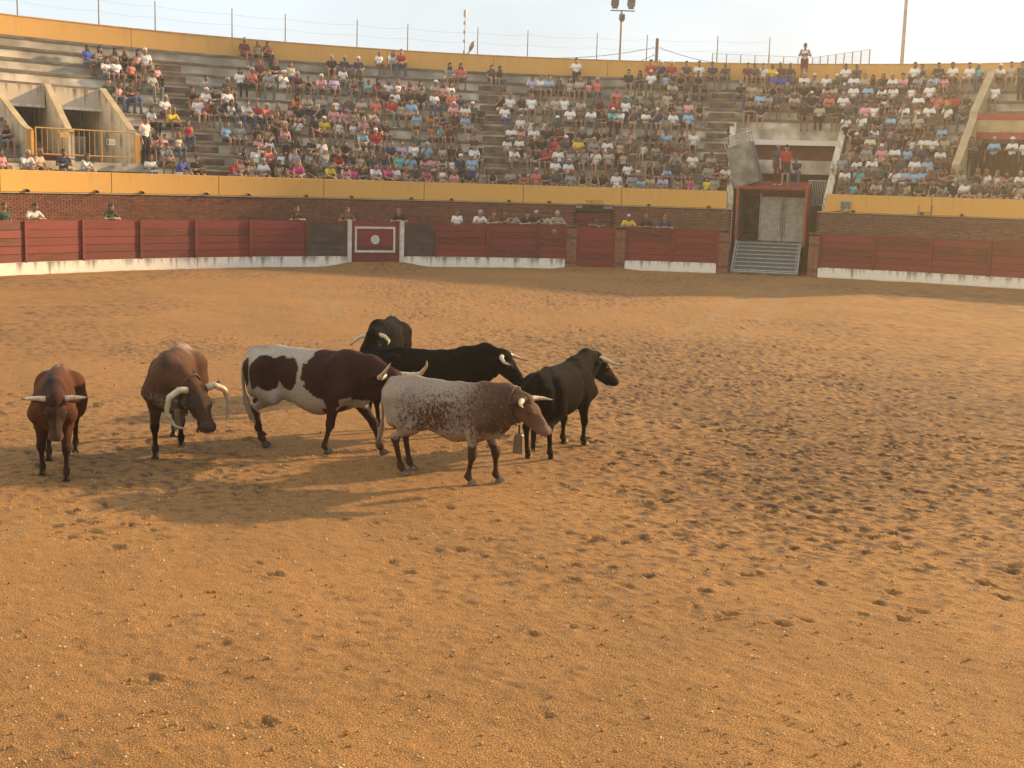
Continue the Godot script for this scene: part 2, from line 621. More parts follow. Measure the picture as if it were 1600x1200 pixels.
func ground() -> void:
	var zs := PackedFloat32Array()
	var z := 1.0
	while z > -59.5:
		zs.append(z)
		z -= 0.4 if z > -5.0 else (0.034 if z > -17.5 else minf(0.034 + (-17.5 - z) * 0.011, 0.35))
	var xs := PackedFloat32Array()
	var x := 0.0
	while x < 42.0:
		xs.append(x)
		x += 0.034 if x < 6.6 else minf(0.034 + (x - 6.6) * 0.02, 0.6)
	var neg := xs.duplicate()
	neg.reverse()
	neg.resize(neg.size() - 1)
	for k in neg.size():
		neg[k] = -neg[k]
	neg.append_array(xs)
	xs = neg
	var nx := xs.size()
	var nz := zs.size()
	var hh := PackedFloat32Array()
	hh.resize(nx * nz)
	var wet := PackedFloat32Array()
	wet.resize(nx * nz)
	for j in nz:
		for i in nx:
			var px := xs[i]
			var pz := zs[j]
			var c := churn(px, pz)
			var h := sand_height(px, pz)
			var lump := N.get_noise_2d(px * 4.6, pz * 5.4 + 90.0)
			var l2 := N.get_noise_2d(px * 10.0 + 11.0, pz * 11.0)
			h += (0.004 + 0.019 * c) * lump * absf(lump) * 2.0 + (0.004 + 0.010 * c) * l2
			h += 0.0055 * N.get_noise_2d(px * 21.0, pz * 21.0)
			# the sand is banked up before the painted gate
			var dx := px - CX
			var dz := pz - CZ
			var rr := sqrt(dx * dx + dz * dz)
			if rr > 23.0:
				var th := rad_to_deg(atan2(dx, -dz))
				h += 0.20 * smoothstep(24.6, 26.4, rr) * (1.0 - smoothstep(2.0, 5.5, absf(th + 25.6)))
				h += 0.10 * smoothstep(24.8, 26.4, rr) * (1.0 - smoothstep(2.0, 4.5, absf(th + 4.5)))
				h -= 0.02 * smoothstep(26.5, 27.0, rr)
			hh[j * nx + i] = h
			wet[j * nx + i] = clampf((c * 0.9 + lump * 1.7 - 0.46) * 1.6, 0.0, 1.0) * 0.9 * clampf(c * 2.0, 0.0, 1.0)
	# hoof prints: a hollow with a raised rim, walked in short trails
	for k in 5200:
		var q := pow(rng.randf(), 0.7)
		var pz := -6.6 - 29.0 * q
		var px := rng.randf_range(-1.0, 1.0) * (1.5 + absf(pz) * 0.42)
		if rng.randf() > churn(px, pz) * 0.75 - (0.09 if pz > -11.0 else 0.05):
			continue
		var dir := rng.randf() * TAU
		for s in rng.randi_range(1, 3):
			var r := rng.randf_range(0.040, 0.085)
			var el := rng.randf_range(0.6, 1.0)
			var sq := rng.randf() * TAU
			var dp := rng.randf_range(0.008, 0.032)
			var i0 := xs.bsearch(px - r * 2.0)
			var i1 := xs.bsearch(px + r * 2.0)
			var j0 := 0
			while j0 < nz - 1 and zs[j0] > pz + r * 2.0:
				j0 += 16
			j0 = maxi(0, j0 - 16)
			for j in range(j0, nz):
				if zs[j] > pz + r * 2.0: continue
				if zs[j] < pz - r * 2.0: break
				for i in range(i0, mini(i1, nx)):
					var wx := (xs[i] - px) / r
					var wz := (zs[j] - pz) / r
					var ux := wx * cos(sq) + wz * sin(sq)
					var uz := (wz * cos(sq) - wx * sin(sq)) / el
					var d := sqrt(ux * ux + uz * uz) * (1.0 + 0.8 * N.get_noise_2d(ux * 0.9 + k * 3.1, uz * 0.9 - k))
					d += 0.35 * exp(-pow(uz / 0.22, 2.0)) * smoothstep(-0.4, 0.8, ux)
					if d < 2.0:
						hh[j * nx + i] += dp * (-exp(-pow(d, 4.0)) + 0.55 * exp(-pow((d - 1.25) * 3.0, 2.0)))
						wet[j * nx + i] = minf(1.0, wet[j * nx + i] + 0.55 * exp(-pow(d, 4.0)))
			px += cos(dir) * rng.randf_range(0.25, 0.5)
			pz += sin(dir) * rng.randf_range(0.25, 0.5)
	# faint wheel tracks from the trailer's mouth, a dragged arc near the left barrier and a drag line by the herd
	var tracks := []
	for l in [[[Vector2(-7.61, -40.07), Vector2(-6.60, -39.47), Vector2(-5.77, -37.52), Vector2(-5.16, -33.89)], 0.16], [[Vector2(-7.30, -41.19), Vector2(-6.04, -39.67), Vector2(-5.21, -37.28), Vector2(-4.59, -33.72)], 0.16], [[Vector2(9.10, -47.88), Vector2(5.91, -37.22), Vector2(3.79, -30.39)], 0.25], [[Vector2(10.27, -48.32), Vector2(6.93, -35.71), Vector2(5.01, -29.44)], 0.25], [[Vector2(-4.93, -12.04), Vector2(-4.36, -13.17), Vector2(-3.69, -14.54), Vector2(-3.01, -16.07)], 0.07], [[Vector2(-5.28, -12.93), Vector2(-4.79, -13.84), Vector2(-4.13, -15.06)], 0.06]]:
		var lo := Vector2(1e9, 1e9)
		var hi := -lo
		for e in l[0]:
			lo = lo.min(e)
			hi = hi.max(e)
		tracks.append([l[0], Vector4(lo.x, hi.x, lo.y, hi.y), l[1]])
	var m := MB.new()
	m.v.resize(nx * nz); m.n.resize(nx * nz); m.c.resize(nx * nz)
	for j in nz:
		var ja := maxi(j - 1, 0)
		var jb := mini(j + 1, nz - 1)
		for i in nx:
			var ia := maxi(i - 1, 0)
			var ib := mini(i + 1, nx - 1)
			var at := j * nx + i
			m.v[at] = Vector3(xs[i], hh[at], zs[j])
			var gx := (hh[j * nx + ib] - hh[j * nx + ia]) / (xs[ib] - xs[ia])
			var gz := (hh[jb * nx + i] - hh[ja * nx + i]) / (zs[jb] - zs[ja])
			m.n[at] = Vector3(-gx, 1, -gz).normalized()
			var t := wet[at]
			var big := N.get_noise_2d(xs[i] * 0.22 - 30.0, zs[j] * 0.22)
			var track := 0.0
			for tr in tracks:
				if xs[i] < tr[1].x - 0.4 or xs[i] > tr[1].y + 0.4 or zs[j] < tr[1].z - 0.4 or zs[j] > tr[1].w + 0.4: continue
				for e in tr[0].size() - 1:
					var near := Geometry2D.get_closest_point_to_segment(Vector2(xs[i], zs[j]), tr[0][e], tr[0][e + 1])
					track = maxf(track, exp(-pow(near.distance_to(Vector2(xs[i], zs[j])) / tr[2], 2.0)))
			m.v[at].y -= 0.03 * track
			var dry := Vector3(0.435, 0.205, 0.050) * (1.0 + 0.18 * big + 0.12 * N.get_noise_2d(xs[i] * 5.0, zs[j] * 5.0) + 0.14 * N.get_noise_2d(xs[i] * 14.0, zs[j] * 14.0))
			dry = dry.lerp(Vector3(0.44, 0.26, 0.11), 0.6 * track)
			var col := dry.lerp(Vector3(0.145, 0.068, 0.024), t)
			m.c[at] = Color(col.x, col.y, col.z)
	for j in nz - 1:
		for i in nx - 1:
			var a := j * nx + i
			m.ix.append(a); m.ix.append(a + nx); m.ix.append(a + 1)
			m.ix.append(a + 1); m.ix.append(a + nx); m.ix.append(a + nx + 1)
	var o := part(self, "arena_sand", m.mesh(), M.sand)
	o.set_meta("kind", "structure")
	# the land outside the ring
	var t := MB.new()
	t.quad(Vector3(-900, -0.35, 900), Vector3(900, -0.35, 900), Vector3(900, -0.35, -900), Vector3(-900, -0.35, -900))
	part(self, "ground", t.mesh(), M.earth).set_meta("kind", "structure")
	# grit and clods
	var base := MB.new()
	base.ball(Vector3.ZERO, Vector3(1, 0.7, 0.85), 6, 4)
	for k in base.v.size():
		base.v[k] *= 1.0 + 0.25 * sin(base.v[k].x * 3.0 + base.v[k].z * 5.0)
	for kind in 2:
		var mm := MultiMesh.new()
		mm.transform_format = MultiMesh.TRANSFORM_3D
		mm.use_colors = true
		mm.mesh = base.mesh()
		var num := 9000 if kind == 0 else 4200
		mm.instance_count = num
		for k in num:
			var q := pow(rng.randf(), 1.5)
			var pz := -6.4 - 22.0 * q
			var px := rng.randf_range(-1.0, 1.0) * (1.2 + absf(pz) * 0.42)
			var s := (0.003 + 0.008 * pow(rng.randf(), 3.0)) if kind == 0 else (0.006 + 0.015 * pow(rng.randf(), 3.0))
			var jj := zs.size() - 1
			var lo := 0
			while lo < jj:
				var mid := (lo + jj) / 2
				if zs[mid] > pz: lo = mid + 1
				else: jj = mid
			var ii := mini(xs.bsearch(px), nx - 1)
			var b := Basis.from_euler(Vector3(rng.randf() * 6, rng.randf() * 6, rng.randf() * 6)).scaled(Vector3.ONE * s)
			mm.set_instance_transform(k, Transform3D(b, Vector3(px, hh[lo * nx + ii] + s * 0.3, pz)))
			var g := rng.randf_range(0.7, 1.15)
			mm.set_instance_color(k, Color(0.62 * g, 0.46 * g, 0.28 * g) if kind == 0 else Color(0.30 * g, 0.145 * g, 0.042 * g))
		var mi := MultiMeshInstance3D.new()
		mi.name = "pebbles" if kind == 0 else "sand_clods"
		mi.multimesh = mm
		mi.material_override = M.stone
		mi.set_meta("label", "pale grit scattered over the ochre sand" if kind == 0 else "small clods of turned ochre sand over the arena floor")
		mi.set_meta("category", "pebbles" if kind == 0 else "clods")
		mi.set_meta("kind", "stuff")
		add_child(mi, true)


func panel(o: Node3D, a0: float, a1: float, boards: int, h0: float, h1: float, tones: Array, r := RB) -> void:
	# straight boards between two posts
	var p := pol(r, a0, 0)
	var q := pol(r, a1, 0)
	var d := (q - p)
	var l := d.length()
	var b := Basis(d / l, Vector3.UP, (d / l).cross(Vector3.UP))
	var bh := (h1 - h0) / boards
	var m := MB.new()
	m.box(Transform3D(), Vector3(l - 0.07, bh - 0.012, 0.05), 0.008)
	var mm := m.mesh()
	for k in boards:
		var tilt := Basis(Vector3.FORWARD, rng.randf_range(-0.0015, 0.0015))
		part(o, "plank", mm, tones[rng.randi() % tones.size()], Transform3D(b * tilt, (p + q) / 2 + Vector3.UP * (h0 + bh * (k + 0.5)) - o.position - b.z * rng.randf_range(0.030, 0.042)))


func stretch(label: String, posts: Array, kerb0: float, kerb1: float, dark_first := false, dark_last := false) -> void:
	var mid := pol(RB, (kerb0 + kerb1) / 2, 0)
	var o := thing("barrier_fence", label, "barrier", mid, 0.0, "red plank barrier round the ring")
	for k in posts.size() - 1:
		var old: bool = (k == 0 and dark_first) or (k == posts.size() - 2 and dark_last)
		panel(o, posts[k], posts[k + 1], 5, 0.43, 1.80, [M.old_plank] if old else M.plank)
	for k in posts.size():
		var m := MB.new()
		m.box(Transform3D(), Vector3(0.10, 1.46, 0.09), 0.01)
		var f := frame(RB, posts[k], 0.43 + 0.70)
		part(o, "post", m.mesh(), M.plank[1 + k % 3], Transform3D(f.basis, f.origin - mid + f.basis.z * 0.012))
		var brace := MB.new()
		brace.box(Transform3D(), Vector3(0.08, 1.8, 0.12), 0.0)
		part(o, "rear_post", brace.mesh(), M.plank[0], Transform3D(f.basis, f.origin - mid - f.basis.z * 0.13 - Vector3.UP * 0.24))
	var cap := MB.new()
	arc(cap, rect(RB + 0.0, RB + 0.12, 1.802, 1.85), posts[0], posts[posts.size() - 1], 2.5)
	part(o, "cap_rail", cap.mesh(mid), M.plank[3])
	var rail := MB.new()
	arc(rail, rect(RB + 0.07, RB + 0.30, 0.60, 0.68), posts[0], posts[posts.size() - 1], 2.5)
	part(o, "foot_step", rail.mesh(mid), M.plank[0])
	var kb := MB.new()
	arc(kb, [Vector2(RB - 0.05, -0.3), Vector2(RB - 0.05, 0.425), Vector2(RB - 0.03, 0.43), Vector2(RB + 0.14, 0.43), Vector2(RB + 0.14, -0.3)], kerb0, kerb1, 1.2)
	part(o, "kerb", kb.mesh(mid), M.whitewash)
	kb = MB.new()
	drips(kb, RB - 0.054, kerb0, kerb1, -0.1, 0.425, Vector3(0.80, 0.76, 0.69), Vector3(0.13, 0.115, 0.095), 0.85, kerb0, 0.75)
	part(o, "whitewash", kb.mesh(mid), M.weathered)


func pillar(at: float, label: String) -> void:
	var f := frame(RB + 0.05, at, 0)
	var o := thing("brick_pillar", label, "pillar", f.origin, -deg_to_rad(at), "brick pillars at the openings of the barrier")
	var core := MB.new()
	core.box(Transform3D(Basis(), Vector3(0, 0.86, -0.13)), Vector3(0.42, 1.92, 0.36))
	part(o, "core", core.mesh(), M.mortar)
	var b := MB.new()
	b.box(Transform3D(), Vector3(0.205, 0.056, 0.05), 0.005)
	var mm := MultiMesh.new()
	mm.transform_format = MultiMesh.TRANSFORM_3D
	mm.use_colors = true
	mm.mesh = b.mesh()
	mm.instance_count = 26 * 6
	var n := 0
	for k in 26:
		for s in 6:
			var band := k in [3, 4, 19, 20]
			var g := rng.randf_range(0.8, 1.2) * (0.62 if band else 1.0)
			var x := (-0.107 + 0.214 * s) if s < 2 else 0.0
			var t := Transform3D(Basis(), Vector3(x, 0.04 + 0.067 * k, 0.045))
			if s >= 2:
				var side := -1.0 if s < 4 else 1.0
				t = Transform3D(Basis(Vector3.UP, PI / 2), Vector3(side * 0.205, 0.04 + 0.067 * k, -0.03 - 0.2 * (s % 2)))
			mm.set_instance_transform(n, t)
			mm.set_instance_color(n, Color(0.30 * g, 0.135 * g, 0.085 * g))
			n += 1
	var mi := MultiMeshInstance3D.new()
	mi.name = "bricks"
	mi.multimesh = mm
	mi.material_override = M.brick
	mi.set_meta("kind", "stuff")
	o.add_child(mi, true)
	var c := MB.new()
	c.box(Transform3D(Basis(), Vector3(0, 1.855, -0.13)), Vector3(0.52, 0.07, 0.46), 0.012)
	part(o, "cap", c.mesh(), M.step)


func barrier() -> void:
	stretch("long left stretch of dark red plank barrier, its last panel before the gate weathered grey", [-78.0, -72.8, -67.7, -62.6, -57.64, -52.6, -47.45, -42.44, -37.4, -32.18, -28.3], -79, -28.35, false, true)
	stretch("stretch of dark red plank barrier right of the painted gate, first panel weathered grey", [-22.9, -19.82, -14.91, -10.06, -7.42], -22.95, -7.45, true, false)
	stretch("short stretch of dark red plank barrier between the plain red door and the cattle trailer", [-1.65, 2.75, 6.92], -1.72, 6.9)
	stretch("right stretch of dark red plank barrier beyond the cattle trailer, above a low clean kerb", [16.35, 21.2, 26.2, 31.26, 36.3, 41.4, 46.5, 51.6, 56.7], 16.3, 57)
	# painted gate
	var f := frame(RB + 0.02, -25.62, 0.16)
	var g := thing("ring_gate", "dark red gate with a white painted frame and white disc, between white posts", "gate", f.origin, -deg_to_rad(-25.62))
	var b := MB.new()
	b.box(Transform3D(), Vector3(2.12, 0.325, 0.05), 0.006)
	var bm := b.mesh()
	for k in 5:
		part(g, "plank", bm, M.plank[k % 5], Transform3D(Basis(), Vector3(0, 0.19 + 0.333 * k, -0.03)))
	for e in [[0, 1.45, 1.78, 0.09], [0, 0.47, 1.78, 0.09]]:
		var m := MB.new()
		m.box(Transform3D(Basis(), Vector3(e[0], e[1], 0.006)), Vector3(e[2], e[3], 0.024), 0.004)
		part(g, "white_frame_bar", m.mesh(), M.white_paint)
	for s in [-1, 1]:
		var m := MB.new()
		m.box(Transform3D(Basis(), Vector3(s * 0.845, 0.96, 0.006)), Vector3(0.09, 0.889, 0.0235), 0.004)
		part(g, "white_frame_bar", m.mesh(), M.white_paint)
	var disc := MB.new()
	disc.tube([Vector3(0, 0.96, -0.01), Vector3(0, 0.96, 0.017)], [0.19, 0.19], 28)
	part(g, "white_disc", disc.mesh(), M.white_paint)
	for s in [-1, 1]:
		var a = -25.62 + s * 2.5
		var pf := frame(RB - 0.03, a, 0)
		var o := thing("gate_post", "square white post on the %s side of the painted gate" % ("left" if s < 0 else "right"), "post", pf.origin, -deg_to_rad(a), "white gate posts")
		var m := MB.new()
		m.box(Transform3D(Basis(), Vector3(0, 0.9, 0)), Vector3(0.17, 1.95, 0.17), 0.012)
		part(o, "shaft", m.mesh(), M.white_paint)
		var c := MB.new()
		c.box(Transform3D(Basis(), Vector3(0, 1.885, 0)), Vector3(0.19, 0.035, 0.19), 0.008)
		part(o, "cap", c.mesh(), M.white_paint)
	# plain door of the bull pens between two brick pillars
	var d := thing("pen_door", "plain dark red plank door between two brick pillars, under the lettering", "door", pol(RB + 0.05, -4.55, 0.0))
	panel(d, -6.42, -2.66, 6, 0.12, 1.82, M.plank, RB + 0.05)
	for a in [-6.35, -2.75]:
		var m := MB.new()
		m.box(Transform3D(), Vector3(0.10, 1.7, 0.07), 0.01)
		var ff := frame(RB + 0.05, a, 0.97)
		part(d, "stile", m.mesh(), M.plank[2], Transform3D(ff.basis, ff.origin - d.position + ff.basis.z * 0.02))
	pillar(-6.9, "brick pillar left of the plain red door")
	pillar(-2.18, "brick pillar right of the plain red door")
	pillar(7.5, "brick pillar just left of the trailer ramp")
	pillar(15.82, "brick pillar just right of the cattle trailer")
	# the passage floor behind the barrier is the same sand


func brick_wall() -> void:
	var spans := [[-82.0, -5.98], [-2.55, 8.15], [15.75, 60.0]]
	var names := ["red brick wall of the passage left of the pen door, under the yellow parapet", "red brick wall of the passage between the pen door and the trailer", "red brick wall of the passage right of the trailer, under the yellow parapet"]
	var b := MB.new()
	b.box(Transform3D(), Vector3(0.236, 0.058, 0.06), 0.006)
	var bm := b.mesh()
	for s in 3:
		var a0: float = spans[s][0]
		var a1: float = spans[s][1]
		var at := pol(RP, clampf((a0 + a1) / 2, -50, 40), 0)
		var o := thing("brick_wall", names[s], "wall", at, 0.0, "brick wall behind the barrier")
		var m := MB.new()
		arc(m, rect(RP + 0.022, RP + 0.5, -0.3, 2.73), a0, a1, 1.5)
		part(o, "wall", m.mesh(at), M.mortar)
		var c := MB.new()
		arc(c, [Vector2(RP - 0.035, 2.74), Vector2(RP - 0.03, 2.775), Vector2(RP + 0.3, 2.79), Vector2(RP + 0.3, 2.735)], a0, a1, 1.5)
		part(o, "ledge", c.mesh(at), M.pale_ochre)
		var rows := []
		var step := rad_to_deg(0.25 / RP)
		for k in 20:
			var a: float = maxf(a0, -66.0) + step * (0.52 if k % 2 == 0 else 1.02)
			while a < minf(a1, 42.0) - step * 0.4:
				rows.append(Vector2(a, 1.36 + 0.0685 * k))
				a += step
		var mm := MultiMesh.new()
		mm.transform_format = MultiMesh.TRANSFORM_3D
		mm.use_colors = true
		mm.mesh = bm
		mm.instance_count = rows.size()
		for k in rows.size():
			var f := frame(RP + 0.03 + rng.randf_range(-0.003, 0.004), rows[k].x, rows[k].y)
			mm.set_instance_transform(k, Transform3D(f.basis, f.origin - at))
			var pale := smoothstep(-6.0, 10.0, rows[k].x)
			var g := rng.randf_range(0.72, 1.25) * (1.0 + 0.25 * N.get_noise_2d(rows[k].x * 0.4, rows[k].y * 2.0))
			var col := Vector3(0.235, 0.088, 0.052).lerp(Vector3(0.22, 0.115, 0.08), pale) * g
			mm.set_instance_color(k, Color(col.x, col.y, col.z))
		var mi := MultiMeshInstance3D.new()
		mi.name = "bricks"
		mi.multimesh = mm
		mi.material_override = M.brick
		mi.set_meta("kind", "stuff")
		o.add_child(mi, true)
	# inner door of the bull pens in the brick wall
	var f := frame(RP + 0.16, -4.27, 0)
	var d := thing("inner_pen_door", "dark red door set back in the brick wall behind the plain red door", "door", f.origin, -deg_to_rad(-4.27))
	var bd := MB.new()
	bd.box(Transform3D(), Vector3(1.64, 0.395, 0.05), 0.006)
	var bdm := bd.mesh()
	for k in 6:
		part(d, "plank", bdm, M.plank[k % 4], Transform3D(Basis(), Vector3(0, 0.21 + 0.4 * k, 0)))
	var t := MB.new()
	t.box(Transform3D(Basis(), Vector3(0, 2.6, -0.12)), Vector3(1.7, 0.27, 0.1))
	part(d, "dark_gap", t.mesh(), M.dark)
	# yellow parapet in cast lengths
	var joints := [-82.0, -75.3, -66.1, -56.9, -47.70, -38.44, -29.09, -19.96, -10.85, -1.83, 7.71]
	var left := thing("parapet", "long yellow painted parapet above the brick wall, left of the trailer", "parapet", pol(RP, -30, 2.76), 0.0, "yellow parapet of the stand")
	for k in joints.size() - 1:
		parapet_length(left, joints[k], joints[k + 1])
	var jr := [16.34, 25.4, 34.5, 43.6, 52.7, 60.0]
	var right := thing("parapet", "yellow painted parapet above the brick wall, right of the trailer", "parapet", pol(RP, 28, 2.76), 0.0, "yellow parapet of the stand")
	for k in jr.size() - 1:
		parapet_length(right, jr[k], jr[k + 1])
	var sp := [-64.2, -54.80, -49.02, -45.16, -39.56, -35.84, -30.70, -26.59, -21.16, -17.46, -12.16, -8.46, 0.63, 6.08, 18.83, 24.65, 28.00]
	for k in sp.size():
		var ff := frame(RP, sp[k], 2.83)
		var o: Node3D = left if sp[k] < 8 else right
		var m := MB.new()
		m.tube([Vector3(0, 0.02, -0.06), Vector3(0, 0.0, 0.10), Vector3(0, -0.01, 0.14)], [0.055, 0.055, 0.05], 10, false)
		m.tube([Vector3(0, 0.02, -0.05), Vector3(0, 0.005, 0.08)], [0.03, 0.03], 8)
		part(o, "drain_spout", m.mesh(), M.dark, Transform3D(ff.basis, ff.origin - o.position))
		var u := MB.new()
		u.ball(Vector3(0, 0.02, 0.0), Vector3(0.13, 0.075, 0.03), 12, 6)
		part(o, "spout_collar", u.mesh(), M.ochre, Transform3D(ff.basis, ff.origin - o.position))
	# lettering over the pen door
	for k in 7:
		var tm := TextMesh.new()
		tm.text = "TORILES"[k]
		var sf := SystemFont.new()
		sf.font_names = PackedStringArray(["Droid Serif"])
		tm.font = sf
		tm.font_size = 32
		tm.pixel_size = 0.0062
		tm.depth = 0.012
		var ff := frame(RP - 0.004, -5.0 + 1.41 * k / 6.0, 2.89)
		part(left, "letter", tm, mat(lin(0.06, 0.03, 0.02), 0.8), Transform3D(ff.basis, ff.origin - left.position))
	# floodlight on the right parapet with its cable, and a small ladder frame
	var lf := frame(RP - 0.10, 18.12, 2.93)
	var fl := thing("floodlight", "small square floodlight fixed to the right parapet near the trailer", "floodlight", lf.origin, -deg_to_rad(18.12))
	var m := MB.new()
	m.box(Transform3D(Basis(Vector3.RIGHT, 0.25), Vector3(0, 0.2, 0)), Vector3(0.40, 0.32, 0.14), 0.02)
	part(fl, "housing", m.mesh(), M.galva)
	m = MB.new()
	m.box(Transform3D(Basis(Vector3.RIGHT, 0.25), Vector3(0, 0.2, 0) + Basis(Vector3.RIGHT, 0.25) * Vector3(0, 0, 0.07)), Vector3(0.33, 0.22, 0.012))
	part(fl, "glass", m.mesh(), M.grey_steel)
	m = MB.new()
	m.box(Transform3D(Basis(), Vector3(0.03, -0.05, 0.01)), Vector3(0.22, 0.13, 0.12), 0.01)
	part(fl, "gear_box", m.mesh(), M.galva)
	m = MB.new()
	var pts := []
	var rad := []
	for k in 9:
		var ff := frame(RP - 0.02, 18.0 - 0.21 * k, 2.88 - 0.02 * k + 0.015 * sin(k * 2.0))
		pts.append(ff.origin - fl.position)
		rad.append(0.012)
	m.tube(pts, rad, 5)
	part(fl, "cable", m.mesh(), M.dark, Transform3D(Basis(Vector3.UP, deg_to_rad(18.12)), Vector3.ZERO))
	var la := frame(RP - 0.06, 24.88, 2.78)
	var ld := thing("ladder_frame", "thin dark steel ladder end hooked over the right parapet ledge", "ladder", la.origin, -deg_to_rad(24.88))
	for s in [-1, 1]:
		m = MB.new()
		m.tube([Vector3(s * 0.27, -0.05, 0), Vector3(s * 0.27 + 0.03, 0.42, -0.03)], [0.018, 0.018], 6)
		part(ld, "rail", m.mesh(), M.steel)
	m = MB.new()
	m.tube([Vector3(-0.27, 0.13, 0), Vector3(0.28, 0.13, 0)], [0.014, 0.014], 6)
	part(ld, "rung", m.mesh(), M.steel)


func parapet_length(o: Node3D, a0: float, a1: float) -> void:
	var g := 0.03
	var m := MB.new()
	arc(m, [Vector2(RP, 2.792), Vector2(RP, 3.53), Vector2(RP + 0.02, 3.555), Vector2(RP + 0.22, 3.555), Vector2(RP + 0.24, 3.53), Vector2(RP + 0.24, 2.792)], a0 + g, a1 - g, 1.2)
	part(o, "cast_length", m.mesh(o.position), M.ochre)
	m = MB.new()
	drips(m, RP - 0.004, a0 + g, a1 - g, 2.795, 3.535, Vector3(0.68, 0.375, 0.10), Vector3(0.38, 0.21, 0.075), 0.24, a0 * 3.0)
	part(o, "painted_face", m.mesh(o.position), M.weathered)
	m = MB.new()
	arc(m, rect(RP + 0.03, RP + 0.2, 2.80, 3.53), a1 - g, a1 + g, 1.2, false)
	part(o, "joint", m.mesh(o.position), M.slab)


func seat(k: int) -> float:
	return SEAT0 + RISE * k


func rf(k: int) -> float:
	return RS + TREAD * k


func fin(m: MB, prof: Array, r0: float, a0: float, r1: float, a1: float, w: float) -> void:
	# an upright slab whose plan runs from (r0, a0) to (r1, a1); prof as for arc()
	for j in prof.size():
		var p: Vector2 = prof[j]
		var q: Vector2 = prof[(j + 1) % prof.size()]
		var c := []
		for e in [p, q]:
			var a := lerpf(a0, a1, (e.x - r0) / (r1 - r0))
			var f := frame(e.x, a, e.y)
			c.append(f.origin - f.basis.x * w / 2)
			c.append(f.origin + f.basis.x * w / 2)
		m.quad(c[0], c[1], c[3], c[2])
	var ear := Geometry2D.triangulate_polygon(PackedVector2Array(prof))
	for sgn in [-1.0, 1.0]:
		for t in range(0, ear.size(), 3):
			var v := []
			var out := Vector3.ZERO
			for u in 3:
				var e: Vector2 = prof[ear[t + u]]
				var f := frame(e.x, lerpf(a0, a1, (e.x - r0) / (r1 - r0)), e.y)
				v.append(f.origin + f.basis.x * sgn * w / 2)
				out = f.basis.x * sgn
			if (v[1] - v[0]).cross(v[2] - v[0]).dot(out) > 0: m.tri(v[0], v[1], v[2])
			else: m.tri(v[0], v[2], v[1])


